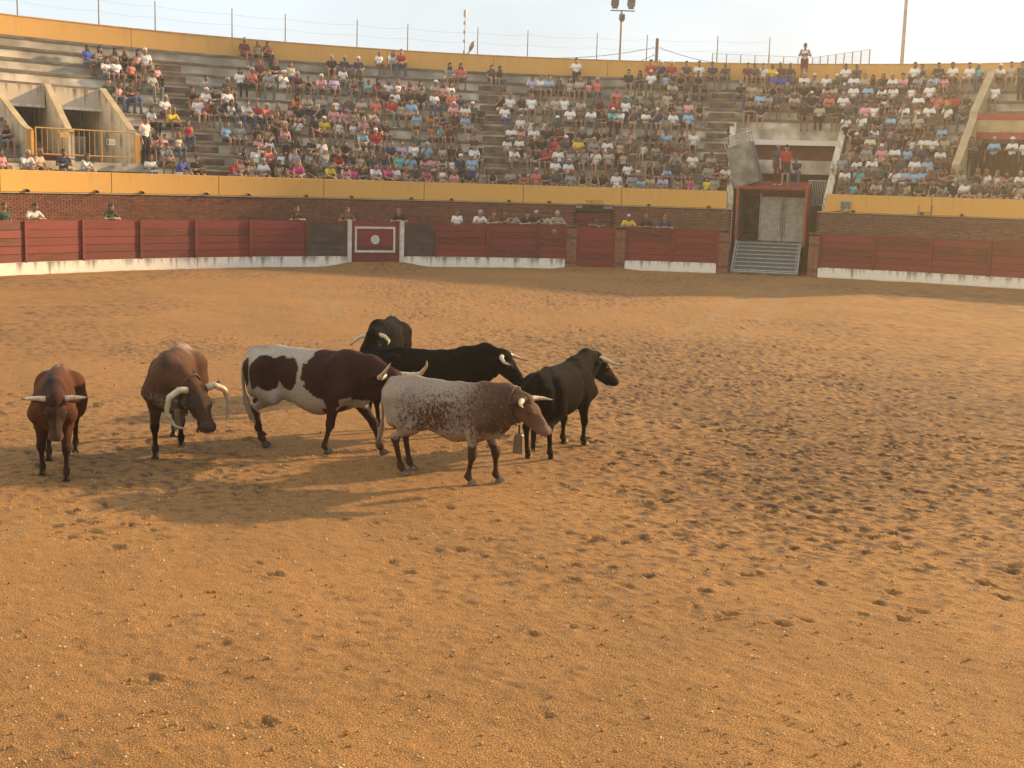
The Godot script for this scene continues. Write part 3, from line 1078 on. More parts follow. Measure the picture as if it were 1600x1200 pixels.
func grandstand() -> void:
	var at := pol(33.0, 0, 2.95)
	var g := thing("grandstand", "curved concrete grandstand of stepped benches facing the sand", "grandstand", at)
	var floor_ := MB.new()
	for s in [[-82.0, 7.75], [16.3, 41.0]]:
		arc(floor_, rect(RP + 0.24, RS + 0.05, 2.6, 2.97), s[0], s[1], 2.5)
	part(g, "gangway", floor_.mesh(at), M.concrete)
	for k in ROWS:
		var cuts := []
		if k >= 1 and k <= 6: cuts.append([-51.75, -43.3])
		if k <= 6: cuts.append([7.62, 17.3])
		if k >= 3 and k <= 6: cuts.append([26.9, 41.0])
		var spans := []
		var a := -82.0
		for c in cuts:
			spans.append([a, c[0]])
			a = c[1]
		spans.append([a, 41.0])
		for s in spans:
			if s[1] - s[0] < 0.1: continue
			var joint := 2.0 / rf(k) * 57.3
			var m := MB.new()
			var b: float = s[0]
			while b < s[1]:
				var e := minf(b + joint, s[1])
				arc(m, rect(rf(k), rf(k) + 0.62, seat(k) - 0.95, seat(k) - 0.12), b + 0.006, e - 0.006, 1.8)
				b = e
			part(g, "riser", m.mesh(at), M.concrete)
			m = MB.new()
			arc(m, [Vector2(rf(k) - 0.05, seat(k) - 0.12), Vector2(rf(k) - 0.05, seat(k) - 0.02), Vector2(rf(k) - 0.03, seat(k)), Vector2(rf(k) + TREAD - 0.06, seat(k) - 0.004), Vector2(rf(k) + TREAD - 0.06, seat(k) - 0.12)], s[0], s[1], 1.5)
			part(g, "seat_slab", m.mesh(at), M.slab)
	# brown half-height steps of the three stairs
	for st in [[-37.35, -36.75, 1.05], [-12.45, -11.40, 1.15], [6.45, 7.35, 1.2]]:
		for k in range(1, 11):
			var mid: float = lerpf(st[0], st[1], k / 10.0)
			var half: float = st[2] * 30.0 / rf(k)
			var m := MB.new()
			arc(m, rect(rf(k) - 0.36, rf(k) - 0.055, seat(k - 1) + 0.002, seat(k - 1) + 0.275), mid - half, minf(mid + half, 7.95) if mid < 8 and k <= 6 and mid > 0 else mid + half, 3.0)
			part(g, "stair_step", m.mesh(at), M.step)
	# twin entrance tunnel on the left
	var tv := pol(31.5, -47.5, 3.93)
	var v := thing("tunnel_entrance", "weathered concrete twin tunnel entrance cut into the left benches", "entrance", tv)
	var m := MB.new()
	arc(m, rect(RS + 0.62, 36.2, 3.6, 3.93), -51.75, -43.3, 1.5)
	part(v, "floor", m.mesh(tv), M.concrete)
	m = MB.new()
	arc(m, rect(35.4, 35.6, 3.9, 6.9), -51.75, -43.3, 1.5)
	part(v, "rear_wall", m.mesh(tv), M.slab)
	for s in [[-51.6, -47.7], [-47.35, -43.45]]:
		m = MB.new()
		arc(m, [Vector2(33.12, 6.12), Vector2(33.12, 6.88), Vector2(35.6, 6.88), Vector2(35.6, 6.12)], s[0], s[1], 1.3)
		part(v, "lintel", m.mesh(tv), M.stained)
		m = MB.new()
		drips(m, 33.112, s[0], s[1], 6.135, 6.87, Vector3(0.52, 0.45, 0.36), Vector3(0.11, 0.07, 0.045), 0.95, s[0] * 2.0)
		part(v, "stained_face", m.mesh(tv), M.weathered)
		m = MB.new()
		arc(m, rect(33.04, 33.30, 6.02, 6.13), s[0] + 0.05, s[1] - 0.05, 1.3)
		part(v, "lintel_lip", m.mesh(tv), M.whitewash)
	var cheek := [Vector2(29.86, 3.9), Vector2(29.86, 5.0), Vector2(30.2, 5.14), Vector2(33.15, 6.93), Vector2(35.6, 6.93), Vector2(35.6, 3.9)]
	for s in [[-52.3, -51.2], [-49.0, -46.3], [-43.7, -43.1]]:
		m = MB.new()
		fin(m, cheek, 29.86, s[0], 35.6, s[1], 0.24)
		part(v, "cheek_wall", m.mesh(tv), M.stained)
		m = MB.new()
		fin(m, [Vector2(29.83, 5.01), Vector2(29.83, 5.06), Vector2(30.19, 5.18), Vector2(33.14, 6.97), Vector2(33.16, 6.935), Vector2(30.2, 5.145), Vector2(29.87, 5.005)], 29.86, s[0], 35.6, s[1], 0.27)
		part(v, "coping", m.mesh(tv), M.pale_ochre)
	m = MB.new()
	fin(m, [Vector2(29.8, 3.97), Vector2(29.8, 5.05), Vector2(29.855, 5.05), Vector2(29.855, 3.97)], 29.8, -52.3, 30.2, -52.25, 0.27)
	fin(m, [Vector2(29.8, 3.97), Vector2(29.8, 5.05), Vector2(29.855, 5.05), Vector2(29.855, 3.97)], 29.8, -43.72, 30.2, -43.7, 0.2)
	part(v, "yellow_edge", m.mesh(tv), M.ochre)
	m = MB.new()
	fin(m, [Vector2(30.6, 3.935), Vector2(30.6, 4.1), Vector2(32.3, 5.15), Vector2(32.3, 3.935)], 30.6, -50.2, 32.3, -51.0, 0.9)
	part(v, "rusty_ramp", m.mesh(tv), M.maroon)
	m = MB.new()
	fin(m, [Vector2(33.6, 3.935), Vector2(33.6, 5.7), Vector2(33.7, 5.7), Vector2(33.7, 3.935)], 33.6, -49.9, 33.7, -49.9, 1.0)
	part(v, "inner_block", m.mesh(tv), M.concrete)
	m = MB.new()
	fin(m, [Vector2(34.0, 3.935), Vector2(34.0, 5.0), Vector2(34.1, 5.0), Vector2(34.1, 3.935)], 34.0, -45.5, 34.1, -45.5, 1.8)
	part(v, "inner_block", m.mesh(tv), M.concrete)
	# railing in front of it
	var rt := pol(29.72, -48.2, 3.965)
	var rl := thing("railing", "yellow tubular railing across the front of the left tunnel entrance", "railing", rt)
	for h in [4.16, 5.12]:
		var p := []
		var q := []
		for k in 31:
			p.append(pol(29.72, lerpf(-52.0, -44.0, k / 30.0), h) - rt)
			q.append(0.028)
		m = MB.new()
		m.tube(p, q, 7)
		part(rl, "rail", m.mesh(), M.yellow_steel)
	for a in [-52.0, -46.75, -44.0]:
		m = MB.new()
		m.tube([pol(29.72, a, 3.965) - rt, pol(29.72, a, 5.12) - rt], [0.03, 0.03], 7)
		part(rl, "post", m.mesh(), M.yellow_steel)
	for k in 12:
		var a := -51.5 + 0.42 * k
		m = MB.new()
		m.tube([pol(29.72, a, 4.16) - rt, pol(29.72, a, 5.12) - rt], [0.011, 0.011], 5)
		part(rl, "bar", m.mesh(), M.yellow_steel)
	var pf := frame(29.66, -49.75, 4.9)
	var pl := thing("yellow_plate", "small pair of plain yellow plates wired to the railing", "plate", pf.origin, -deg_to_rad(-49.75))
	for s in [-1, 1]:
		m = MB.new()
		m.box(Transform3D(Basis(), Vector3(s * 0.105, 0, 0)), Vector3(0.19, 0.2, 0.01), 0.002)
		part(pl, "plate", m.mesh(), M.yellow_steel)
	var sf := frame(29.66, -46.05, 4.72)
	var sg := thing("exit_sign", "small white sign with a black pictogram on the right part of the yellow railing", "sign", sf.origin, -deg_to_rad(-46.05))
	m = MB.new()
	m.box(Transform3D(), Vector3(0.36, 0.21, 0.012), 0.003)
	part(sg, "plate", m.mesh(), M.white_paint)
	m = MB.new()
	m.box(Transform3D(Basis(), Vector3(-0.12, 0, 0.007)), Vector3(0.08, 0.16, 0.004))
	m.box(Transform3D(Basis(), Vector3(0.06, 0.045, 0.007)), Vector3(0.2, 0.022, 0.004))
	m.box(Transform3D(Basis(), Vector3(0.05, 0.0, 0.007)), Vector3(0.16, 0.022, 0.004))
	m.box(Transform3D(Basis(), Vector3(0.06, -0.045, 0.007)), Vector3(0.2, 0.022, 0.004))
	part(sg, "pictogram", m.mesh(), M.dark)
	# wide entrance behind the trailer
	var cv := pol(31.5, 12.5, 0)
	var w := thing("stock_entrance", "wide walled cutting through the stand behind the cattle trailer, with a whitewashed lintel", "entrance", cv)
	m = MB.new()
	arc(m, rect(33.76, 36.0, 5.82, 6.84), 8.1, 16.9, 1.5)
	part(w, "lintel", m.mesh(cv), M.whitewash)
	m = MB.new()
	drips(m, 33.755, 8.1, 16.9, 5.82, 6.835, Vector3(0.74, 0.71, 0.66), Vector3(0.24, 0.22, 0.19), 0.6, 3.0)
	part(w, "stained_face", m.mesh(cv), M.weathered)
	m = MB.new()
	arc(m, rect(34.2, 34.5, -0.3, 5.9), 8.1, 16.9, 1.5)
	part(w, "rear_wall", m.mesh(cv), M.maroon)
	m = MB.new()
	arc(m, rect(33.5, 34.18, 4.45, 5.10), 8.2, 16.8, 1.5)
	part(w, "ledge", m.mesh(cv), M.concrete)
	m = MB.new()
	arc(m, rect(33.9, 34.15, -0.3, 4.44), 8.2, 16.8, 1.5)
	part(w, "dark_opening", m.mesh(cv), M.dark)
	for s in [[7.95, 8.1], [16.35, 17.0]]:
		m = MB.new()
		fin(m, [Vector2(RP + 0.26, -0.3), Vector2(RP + 0.26, 3.0), Vector2(29.16, 3.56), Vector2(30.46, 4.42), Vector2(30.5, 4.72), Vector2(33.7, 6.84), Vector2(33.74, 6.84), Vector2(33.74, -0.3)], RP, s[0], 33.74, s[1], 0.3)
		part(w, "cheek_wall", m.mesh(cv), M.stained)
	var wr := pol(31.8, 15.6, 3.0)
	var wl := thing("railing", "short pale upright-barred railing between the trailer and the right cheek wall", "railing", wr)
	for k in 14:
		m = MB.new()
		m.tube([pol(31.8, 14.6 + 0.14 * k, 3.0) - wr, pol(31.8, 14.6 + 0.14 * k, 4.15) - wr], [0.015, 0.015], 5)
		part(wl, "bar", m.mesh(), M.white_paint)
	for h in [3.05, 4.15]:
		m = MB.new()
		m.tube([pol(31.8, 14.55, h) - wr, pol(31.8, 16.5, h) - wr], [0.02, 0.02], 5)
		part(wl, "rail", m.mesh(), M.white_paint)
	# box of honour on the right
	var bv := pol(32.5, 33, 4.47)
	var bx := thing("box_of_honour", "roofed box in the right stand with a red and yellow painted fascia", "box", bv)
	for e in [[7.06, 7.36, M.red_steel, 0.0], [6.52, 7.055, M.pale_ochre, 0.012], [6.2, 6.515, M.red_steel, 0.0]]:
		m = MB.new()
		arc(m, rect(33.08 + e[3], 33.5, e[0], e[1]), 27.05, 41.0, 1.5)
		part(bx, "fascia_band", m.mesh(bv), e[2])
	m = MB.new()
	arc(m, rect(33.5, 36.0, 6.25, 6.5), 27.05, 41.0, 1.5)
	part(bx, "roof_slab", m.mesh(bv), M.concrete)
	m = MB.new()
	arc(m, rect(34.6, 34.8, 4.0, 6.3), 27.05, 41.0, 1.5)
	part(bx, "rear_wall", m.mesh(bv), M.maroon)
	m = MB.new()
	arc(m, rect(31.15, 34.6, 4.2, 4.45), 27.0, 41.0, 1.5)
	part(bx, "floor", m.mesh(bv), M.concrete)
	m = MB.new()
	fin(m, [Vector2(30.3, 4.0), Vector2(30.3, 5.0), Vector2(33.0, 7.15), Vector2(33.1, 7.45), Vector2(36.2, 9.55), Vector2(36.2, 4.0)], 30.3, 26.55, 36.2, 27.3, 0.34)
	part(bx, "cheek_wall", m.mesh(bv), M.pale_ochre)


func back_wall() -> void:
	var at := pol(RW, -15, 8.9)
	var o := thing("perimeter_wall", "high yellow painted wall closing the top of the stand", "wall", at)
	var js := [-82.0, -75.3, -66.1, -56.9, -47.70, -38.44, -29.09, -19.2, -10.85, -1.83, 7.71, 16.34, 21.5, 30.5, 41.0]
	for k in js.size() - 1:
		var m := MB.new()
		arc(m, [Vector2(RW, 2.0), Vector2(RW, 9.90), Vector2(RW - 0.02, 9.91), Vector2(RW - 0.02, 9.96), Vector2(RW + 0.24, 9.96), Vector2(RW + 0.24, -0.4), Vector2(RW + 0.02, -0.4)], js[k] + 0.02, js[k + 1] - 0.02, 1.3)
		part(o, "wall_length", m.mesh(at), M.ochre)
		m = MB.new()
		drips(m, RW - 0.004, js[k] + 0.02, js[k + 1] - 0.02, 8.9, 9.90, Vector3(0.68, 0.375, 0.10), Vector3(0.38, 0.21, 0.075), 0.22, js[k] * 5.0)
		part(o, "painted_face", m.mesh(at), M.weathered)
		m = MB.new()
		arc(m, rect(RW + 0.03, RW + 0.2, 2.0, 9.94), js[k + 1] - 0.02, js[k + 1] + 0.02, 1.0, false)
		part(o, "joint", m.mesh(at), M.slab)
	# wire fence on the wall
	var posts := [-59.6, -55.8, -50.2, -46.19, -40.62, -36.62, -31.0, -27.01, -21.52, -17.59, -12.11, -8.17, -2.72, 1.2, 6.68, 10.67]
	var fp := pol(RW + 0.12, -20, 9.96)
	var f := thing("wire_fence", "thin steel posts strung with slack wires along the top of the yellow wall", "fence", fp)
	for a in posts:
		var m := MB.new()
		m.tube([pol(RW + 0.12, a, 9.9) - fp, pol(RW + 0.12, a, 11.3 - 0.05 * absf(sin(a))) - fp], [0.033, 0.026], 6)
		part(f, "post", m.mesh(), M.steel)
	for h in [11.03, 10.55]:
		for k in posts.size() - 1:
			var p := []
			var q := []
			for j in 9:
				var t := j / 8.0
				p.append(pol(RW + 0.12, lerpf(posts[k], posts[k + 1], t), h - 0.07 * 4.0 * t * (1.0 - t)) - fp)
				q.append(0.0035)
			var m := MB.new()
			m.tube(p, q, 4, false)
			part(f, "wire", m.mesh(), M.galva)


func beyond() -> void:
	var m := MB.new()
	# floodlight mast just behind the wall
	var mp := pol(38.2, -0.74, -0.35)
	var o := thing("floodlight_mast", "slim steel floodlight mast with two big lamps on a crossbar and a smaller one below", "mast", mp, 0.02)
	m.tube([Vector3.ZERO, Vector3(0, 9, 0), Vector3(0, 12.89, 0)], [0.09, 0.065, 0.05], 8)
	part(o, "mast", m.mesh(), M.steel)
	m = MB.new()
	m.box(Transform3D(Basis(), Vector3(0.05, 12.9, 0)), Vector3(1.25, 0.06, 0.06), 0.008)
	part(o, "crossbar", m.mesh(), M.steel)
	for s in [[-0.36, 13.36, 0.40, 0.62], [0.47, 13.36, 0.40, 0.62], [0.02, 12.58, 0.30, 0.36]]:
		m = MB.new()
		m.box(Transform3D(Basis(Vector3.RIGHT, 0.45), Vector3(s[0], s[1], 0.06)), Vector3(s[2], s[3] * 0.8, 0.22), 0.03)
		part(o, "lamp_housing", m.mesh(), M.grey_steel)
		m = MB.new()
		m.box(Transform3D(Basis(Vector3.RIGHT, 0.45), Vector3(s[0], s[1] - s[3] * 0.46, 0.0)), Vector3(s[2] * 0.75, s[3] * 0.2, 0.2), 0.02)
		part(o, "lamp_gear", m.mesh(), M.steel)
	# wooden utility pole and its lines
	var up := pol(50, 2.98, -0.35)
	o = thing("utility_pole", "stout wooden utility pole standing behind the yellow wall", "pole", up)
	m = MB.new()
	m.tube([Vector3.ZERO, Vector3(0, 12.9, 0)], [0.14, 0.095], 10)
	part(o, "pole", m.mesh(), M.wood_pole)
	for h in [[12.35, 0.3], [12.35, -0.3], [11.9, -0.25], [11.6, 0.25], [11.6, -0.3]]:
		m = MB.new()
		m.tube([Vector3(0, h[0], 0), Vector3(h[1] * 0.7, h[0] - 0.02, 0), Vector3(h[1] * 0.8, h[0] + 0.08, 0)], [0.012, 0.012, 0.03], 6)
		part(o, "insulator", m.mesh(), M.steel)
	var lines := [[Vector3(-0.2, 12.35, 0), pol(46, -7.6, 10.83) - up, 0.3], [Vector3(0.2, 12.35, 0), pol(46, 7.3, 10.75) - up, 0.1], [Vector3(-0.2, 11.9, 0), pol(60, -3.0, 9.8) - up, 0.1], [Vector3(-0.2, 11.6, 0), pol(60, -5.0, 10.3) - up, 0.1], [Vector3(0.2, 11.6, 0), pol(46, 6.0, 9.9) - up, 0.1]]
	for l in lines:
		var p := []
		var q := []
		for k in 13:
			var t := k / 12.0
			p.append(l[0].lerp(l[1], t) - Vector3.UP * l[2] * 4.0 * t * (1.0 - t))
			q.append(0.016)
		m = MB.new()
		m.tube(p, q, 5)
		part(o, "cable", m.mesh(), M.dark)
	# antenna mast, small lamp, big pole
	o = thing("antenna_mast", "thin antenna mast with small clamps rising behind the wall, left of the middle", "antenna", pol(60, -9.05, -0.35))
	m = MB.new()
	m.tube([Vector3.ZERO, Vector3(0, 15.2, 0)], [0.05, 0.03], 6)
	part(o, "mast", m.mesh(), M.galva)
	for h in [12.6, 13.3, 13.9, 14.5, 15.0]:
		m = MB.new()
		m.tube([Vector3(-0.02, h, 0), Vector3(-0.02, h + (0.45 if h > 14.9 else 0.2), 0)], [0.10, 0.09], 7)
		part(o, "aerial", m.mesh(), M.galva)
	var df := frame(37.3, -12.7, 9.96)
	o = thing("spotlight", "small dark spotlight tilted up on top of the yellow wall", "spotlight", df.origin, deg_to_rad(12.7))
	m = MB.new()
	m.tube([Vector3(-0.12, 0, 0), Vector3(0.02, 0.16, 0), Vector3(0.1, 0.22, 0)], [0.035, 0.035, 0.03], 6)
	part(o, "bracket", m.mesh(), M.steel)
	m = MB.new()
	m.ball(Vector3(0.12, 0.42, 0), Vector3(0.11, 0.27, 0.13), 12, 8, Basis(Vector3.FORWARD, 0.45))
	part(o, "head", m.mesh(), M.steel)
	o = thing("tall_pole", "tall plain grey pole rising behind the right part of the yellow wall", "pole", pol(46, 19.75, -0.35))
	m = MB.new()
	m.tube([Vector3.ZERO, Vector3(0, 10, 0), Vector3(0, 19, 0)], [0.15, 0.115, 0.09], 10)
	part(o, "pole", m.mesh(), M.galva)
	# ball-stop fence of a sports ground
	var bf := pol(46, 10, -0.35)
	o = thing("mesh_fence", "tall wire mesh fence of a sports court seen over the yellow wall on the right", "fence", bf)
	var far0 := pol(46.0, 6.7, 0)
	var corner := pol(46.0, 13.7, 0)
	var near1 := pol(41.0, 17.9, 0)
	var pts := []
	for k in 8: pts.append([far0.lerp(corner, k / 7.0), lerpf(11.33, 11.16, k / 7.0)])
	for k in 7: pts.append([corner.lerp(near1, (k + 1) / 7.0), lerpf(11.16, 11.08, (k + 1) / 7.0)])
	for k in pts.size():
		m = MB.new()
		var q: Vector3 = pts[k][0] - Vector3(bf.x, 0, bf.z)
		m.tube([q, q + Vector3.UP * (pts[k][1] + 0.35)], [0.032, 0.032], 6)
		part(o, "post", m.mesh(), M.steel)
	for k in pts.size() - 1:
		m = MB.new()
		var a: Vector3 = pts[k][0] - bf
		var b: Vector3 = pts[k + 1][0] - bf
		a.y = 0.35; b.y = 0.35
		for t in 9:
			var ha := lerpf(9.0, pts[k][1], t / 8.0)
			var hb := lerpf(9.0, pts[k + 1][1], t / 8.0)
			m.tube([a + Vector3.UP * ha, b + Vector3.UP * hb], [0.012 if t == 8 else 0.004, 0.012 if t == 8 else 0.004], 3, false)
		for t in 11:
			var c := a.lerp(b, t / 11.0)
			m.tube([c + Vector3.UP * 9.0, c + Vector3.UP * lerpf(pts[k][1], pts[k + 1][1], t / 11.0)], [0.004, 0.004], 3, false)
		part(o, "mesh_panel", m.mesh(), M.galva)


func trailer() -> void:
	var at := Vector3(10.8, 0.0, -55.9)
	var o := thing("cattle_trailer", "red steel cattle trailer backed into the ring opening, its slatted ramp lowered on the sand", "trailer", at, -deg_to_rad(15.0))
	var tilt := Basis(Vector3.RIGHT, deg_to_rad(3.6))
	var fl := Transform3D(tilt, Vector3(0.06, 1.28, -1.62))       # front lower edge of the box, middle
	var m := MB.new()
	var W := 3.0
	var Hh := 2.45
	var L := 4.6
	# box
	for s in [-1, 1]:
		m = MB.new()
		m.box(fl * Transform3D(Basis(), Vector3(s * (W / 2 - 0.02), Hh / 2, -L / 2)), Vector3(0.04, Hh - 0.16, L - 0.16))
		for k in 12:
			m.box(fl * Transform3D(Basis(), Vector3(s * (W / 2 + 0.02), Hh / 2, -0.3 - k * 0.36)), Vector3(0.05, Hh - 0.18, 0.14), 0.01)
		part(o, "side_wall", m.mesh(), M.red_steel)
		m = MB.new()
		m.box(fl * Transform3D(Basis(), Vector3(s * (W / 2 - 0.052), Hh / 2, -L / 2)), Vector3(0.02, Hh - 0.2, L - 0.2))
		part(o, "inner_lining", m.mesh(), M.grey_steel)
		m = MB.new()
		m.box(fl * Transform3D(Basis(), Vector3(s * (W / 2), Hh / 2, -0.05)), Vector3(0.10, Hh, 0.10), 0.012)
		part(o, "corner_post", m.mesh(), M.red_steel)
	m = MB.new()
	m.box(fl * Transform3D(Basis(), Vector3(0, Hh, -0.05)), Vector3(W - 0.1, 0.11, 0.10), 0.012)
	part(o, "head_beam", m.mesh(), M.red_steel)
	m = MB.new()
	m.box(fl * Transform3D(Basis(), Vector3(0, Hh + 0.02, -L / 2)), Vector3(W + 0.06, 0.05, L))
	for k in 9:
		m.box(fl * Transform3D(Basis(), Vector3(0, Hh + 0.055, -0.25 - k * 0.52)), Vector3(W - 0.05, 0.03, 0.05))
	part(o, "roof", m.mesh(), M.red_steel)
	m = MB.new()
	m.box(fl * Transform3D(Basis(), Vector3(0, -0.06, -L / 2)), Vector3(W, 0.12, L), 0.01)
	part(o, "floor", m.mesh(), M.grey_steel)
	m = MB.new()
	m.box(fl * Transform3D(Basis(), Vector3(0, Hh / 2, -L + 0.05)), Vector3(W - 0.1, Hh - 0.1, 0.05))
	part(o, "front_wall", m.mesh(), M.grey_steel)
	for k in 2:
		var x := [-0.02, 0.96][k] as float
		var w := [0.98, 0.92][k] as float
		var d := part(o, "inner_door", MB.new_box(Vector3(w, 2.0, 0.05), 0.012), M.galva, fl * Transform3D(Basis(), Vector3(x, 1.03, -0.95)))
		m = MB.new()
		m.tube([Vector3(-w * 0.42 if k else w * 0.42, -0.8, 0.05), Vector3(-w * 0.42 if k else w * 0.42, 0.85, 0.05)], [0.02, 0.02], 6)
		part(d, "bolt_bar", m.mesh(), M.steel)
		for h in [-0.75, 0.0, 0.75]:
			m = MB.new()
			m.tube([Vector3(w * (0.5 if k else -0.5), h - 0.07, 0.03), Vector3(w * (0.5 if k else -0.5), h + 0.07, 0.03)], [0.028, 0.028], 8)
			part(d, "hinge", m.mesh(), M.steel)
		m = MB.new()
		m.box(Transform3D(Basis(), Vector3(-w * 0.36 if k else w * 0.36, 0.05, 0.055)), Vector3(0.16, 0.05, 0.03), 0.008)
		part(d, "latch", m.mesh(), M.steel)
	m = MB.new()
	m.box(fl * Transform3D(Basis(), Vector3(-0.53, 1.2, -0.93)), Vector3(0.07, 2.3, 0.07), 0.01)
	part(o, "door_jamb", m.mesh(), M.galva)
	m = MB.new()
	m.box(fl * Transform3D(Basis(), Vector3(0, 2.22, -0.98)), Vector3(W - 0.15, 0.3, 0.03))
	part(o, "door_header", m.mesh(), M.maroon)
	# wheels under the box, mostly out of sight
	for s in [-1, 1]:
		for k in 2:
			m = MB.new()
			m.tube([Vector3(s * 1.25 - 0.12, 0.48, -3.6 - k * 1.05), Vector3(s * 1.25 + 0.12, 0.48, -3.6 - k * 1.05)], [0.48, 0.48], 20)
			var wh := part(o, "wheel", m.mesh(), M.dark)
			m = MB.new()
			m.tube([Vector3(s * 1.25 - 0.13, 0.48, -3.6 - k * 1.05), Vector3(s * 1.25 + 0.13, 0.48, -3.6 - k * 1.05)], [0.24, 0.24], 16)
			part(wh, "rim", m.mesh(), M.galva)
	# ramp
	var top := fl.origin + Vector3(0, 0.02, 0.06)
	var bot := Vector3(0, 0.10, 0.14)
	var dir := (bot - top)
	var len := dir.length()
	dir /= len
	var nrm := dir.cross(Vector3.RIGHT).normalized() * -1.0
	if nrm.y < 0: nrm = -nrm
	var rb := Transform3D(Basis(Vector3.RIGHT, nrm, Vector3.RIGHT.cross(nrm)), (top + bot) / 2)
	var ramp := part(o, "ramp", MB.new_box(Vector3(2.78, 0.05, len), 0.0), M.plate, rb)
	for k in 8:
		var sl := MB.new()
		sl.box(Transform3D(Basis(), Vector3(0, 0.045, -len / 2 + 0.06 + (len - 0.12) * k / 7.0)), Vector3(2.74, 0.045, 0.055), 0.008)
		part(ramp, "slat", sl.mesh(), M.galva)
	for s in [-1, 1]:
		var sl := MB.new()
		sl.box(Transform3D(Basis(), Vector3(s * 1.41, 0.04, 0)), Vector3(0.075, 0.13, len + 0.05), 0.01)
		sl.box(Transform3D(Basis(), Vector3(s * 1.31, 0.05, 0)), Vector3(0.03, 0.06, len), 0.0)
		part(ramp, "side_rail", sl.mesh(), M.galva)
	var sl2 := MB.new()
	sl2.box(Transform3D(Basis(), Vector3(0, 0.0, len / 2 + 0.03)), Vector3(2.9, 0.10, 0.06), 0.01)
	part(ramp, "end_rail", sl2.mesh(), M.galva)
	for x in [-1.2, 0.0, 1.2]:
		var ft := MB.new()
		ft.box(Transform3D(Basis(), Vector3(x, 0.045, 0.10)), Vector3(0.42, 0.14, 0.12), 0.01)
		part(o, "ramp_foot", ft.mesh(), M.steel)
	# raised guillotine cage leaning on the left front corner of the roof
	var cg := fl * Transform3D(Basis(), Vector3(-1.08, Hh + 0.09, -0.42))
	var c := thing("raised_gate", "grey steel gate cage tilted to the left on the front of the trailer roof", "gate", at + Basis(Vector3.UP, -deg_to_rad(15.0)) * cg.origin, -deg_to_rad(15.0))
	var cb := Transform3D(Basis(Vector3.UP, -0.32) * Basis(Vector3.BACK, deg_to_rad(17.5)), Vector3(0.02, 0.0, 0.0))
	for e in [[Vector3(0, 0.92, 0.27), Vector3(1.12, 1.84, 0.04)], [Vector3(0, 0.92, -0.27), Vector3(1.12, 1.84, 0.04)], [Vector3(-0.56, 0.92, 0), Vector3(0.04, 1.84, 0.5)], [Vector3(0.56, 0.92, 0), Vector3(0.04, 1.84, 0.5)]]:
		m = MB.new()
		m.box(cb * Transform3D(Basis(), e[0]), e[1], 0.008)
		part(c, "sheet", m.mesh(), M.grey_steel)
	m = MB.new()
	for s in [-1, 1]:
		m.box(cb * Transform3D(Basis(), Vector3(0, 2.28, s * 0.27)), Vector3(1.2, 0.05, 0.05), 0.006)
		m.box(cb * Transform3D(Basis(), Vector3(s * 0.575, 2.28, 0)), Vector3(0.05, 0.05, 0.49), 0.006)
	part(c, "top_frame", m.mesh(), M.galva)
	for k in 9:
		for s in [-1, 1]:
			m = MB.new()
			m.box(cb * Transform3D(Basis(), Vector3(-0.56 + 0.14 * k, 2.05, s * 0.27)), Vector3(0.035, 0.42, 0.035))
			part(c, "bar", m.mesh(), M.galva)
	for k in 3:
		m = MB.new()
		m.box(cb * Transform3D(Basis(), Vector3(0.6, 0.92, -0.2 + 0.2 * k)), Vector3(0.05, 1.84, 0.06), 0.006)
		part(c, "stiffener", m.mesh(), M.steel)


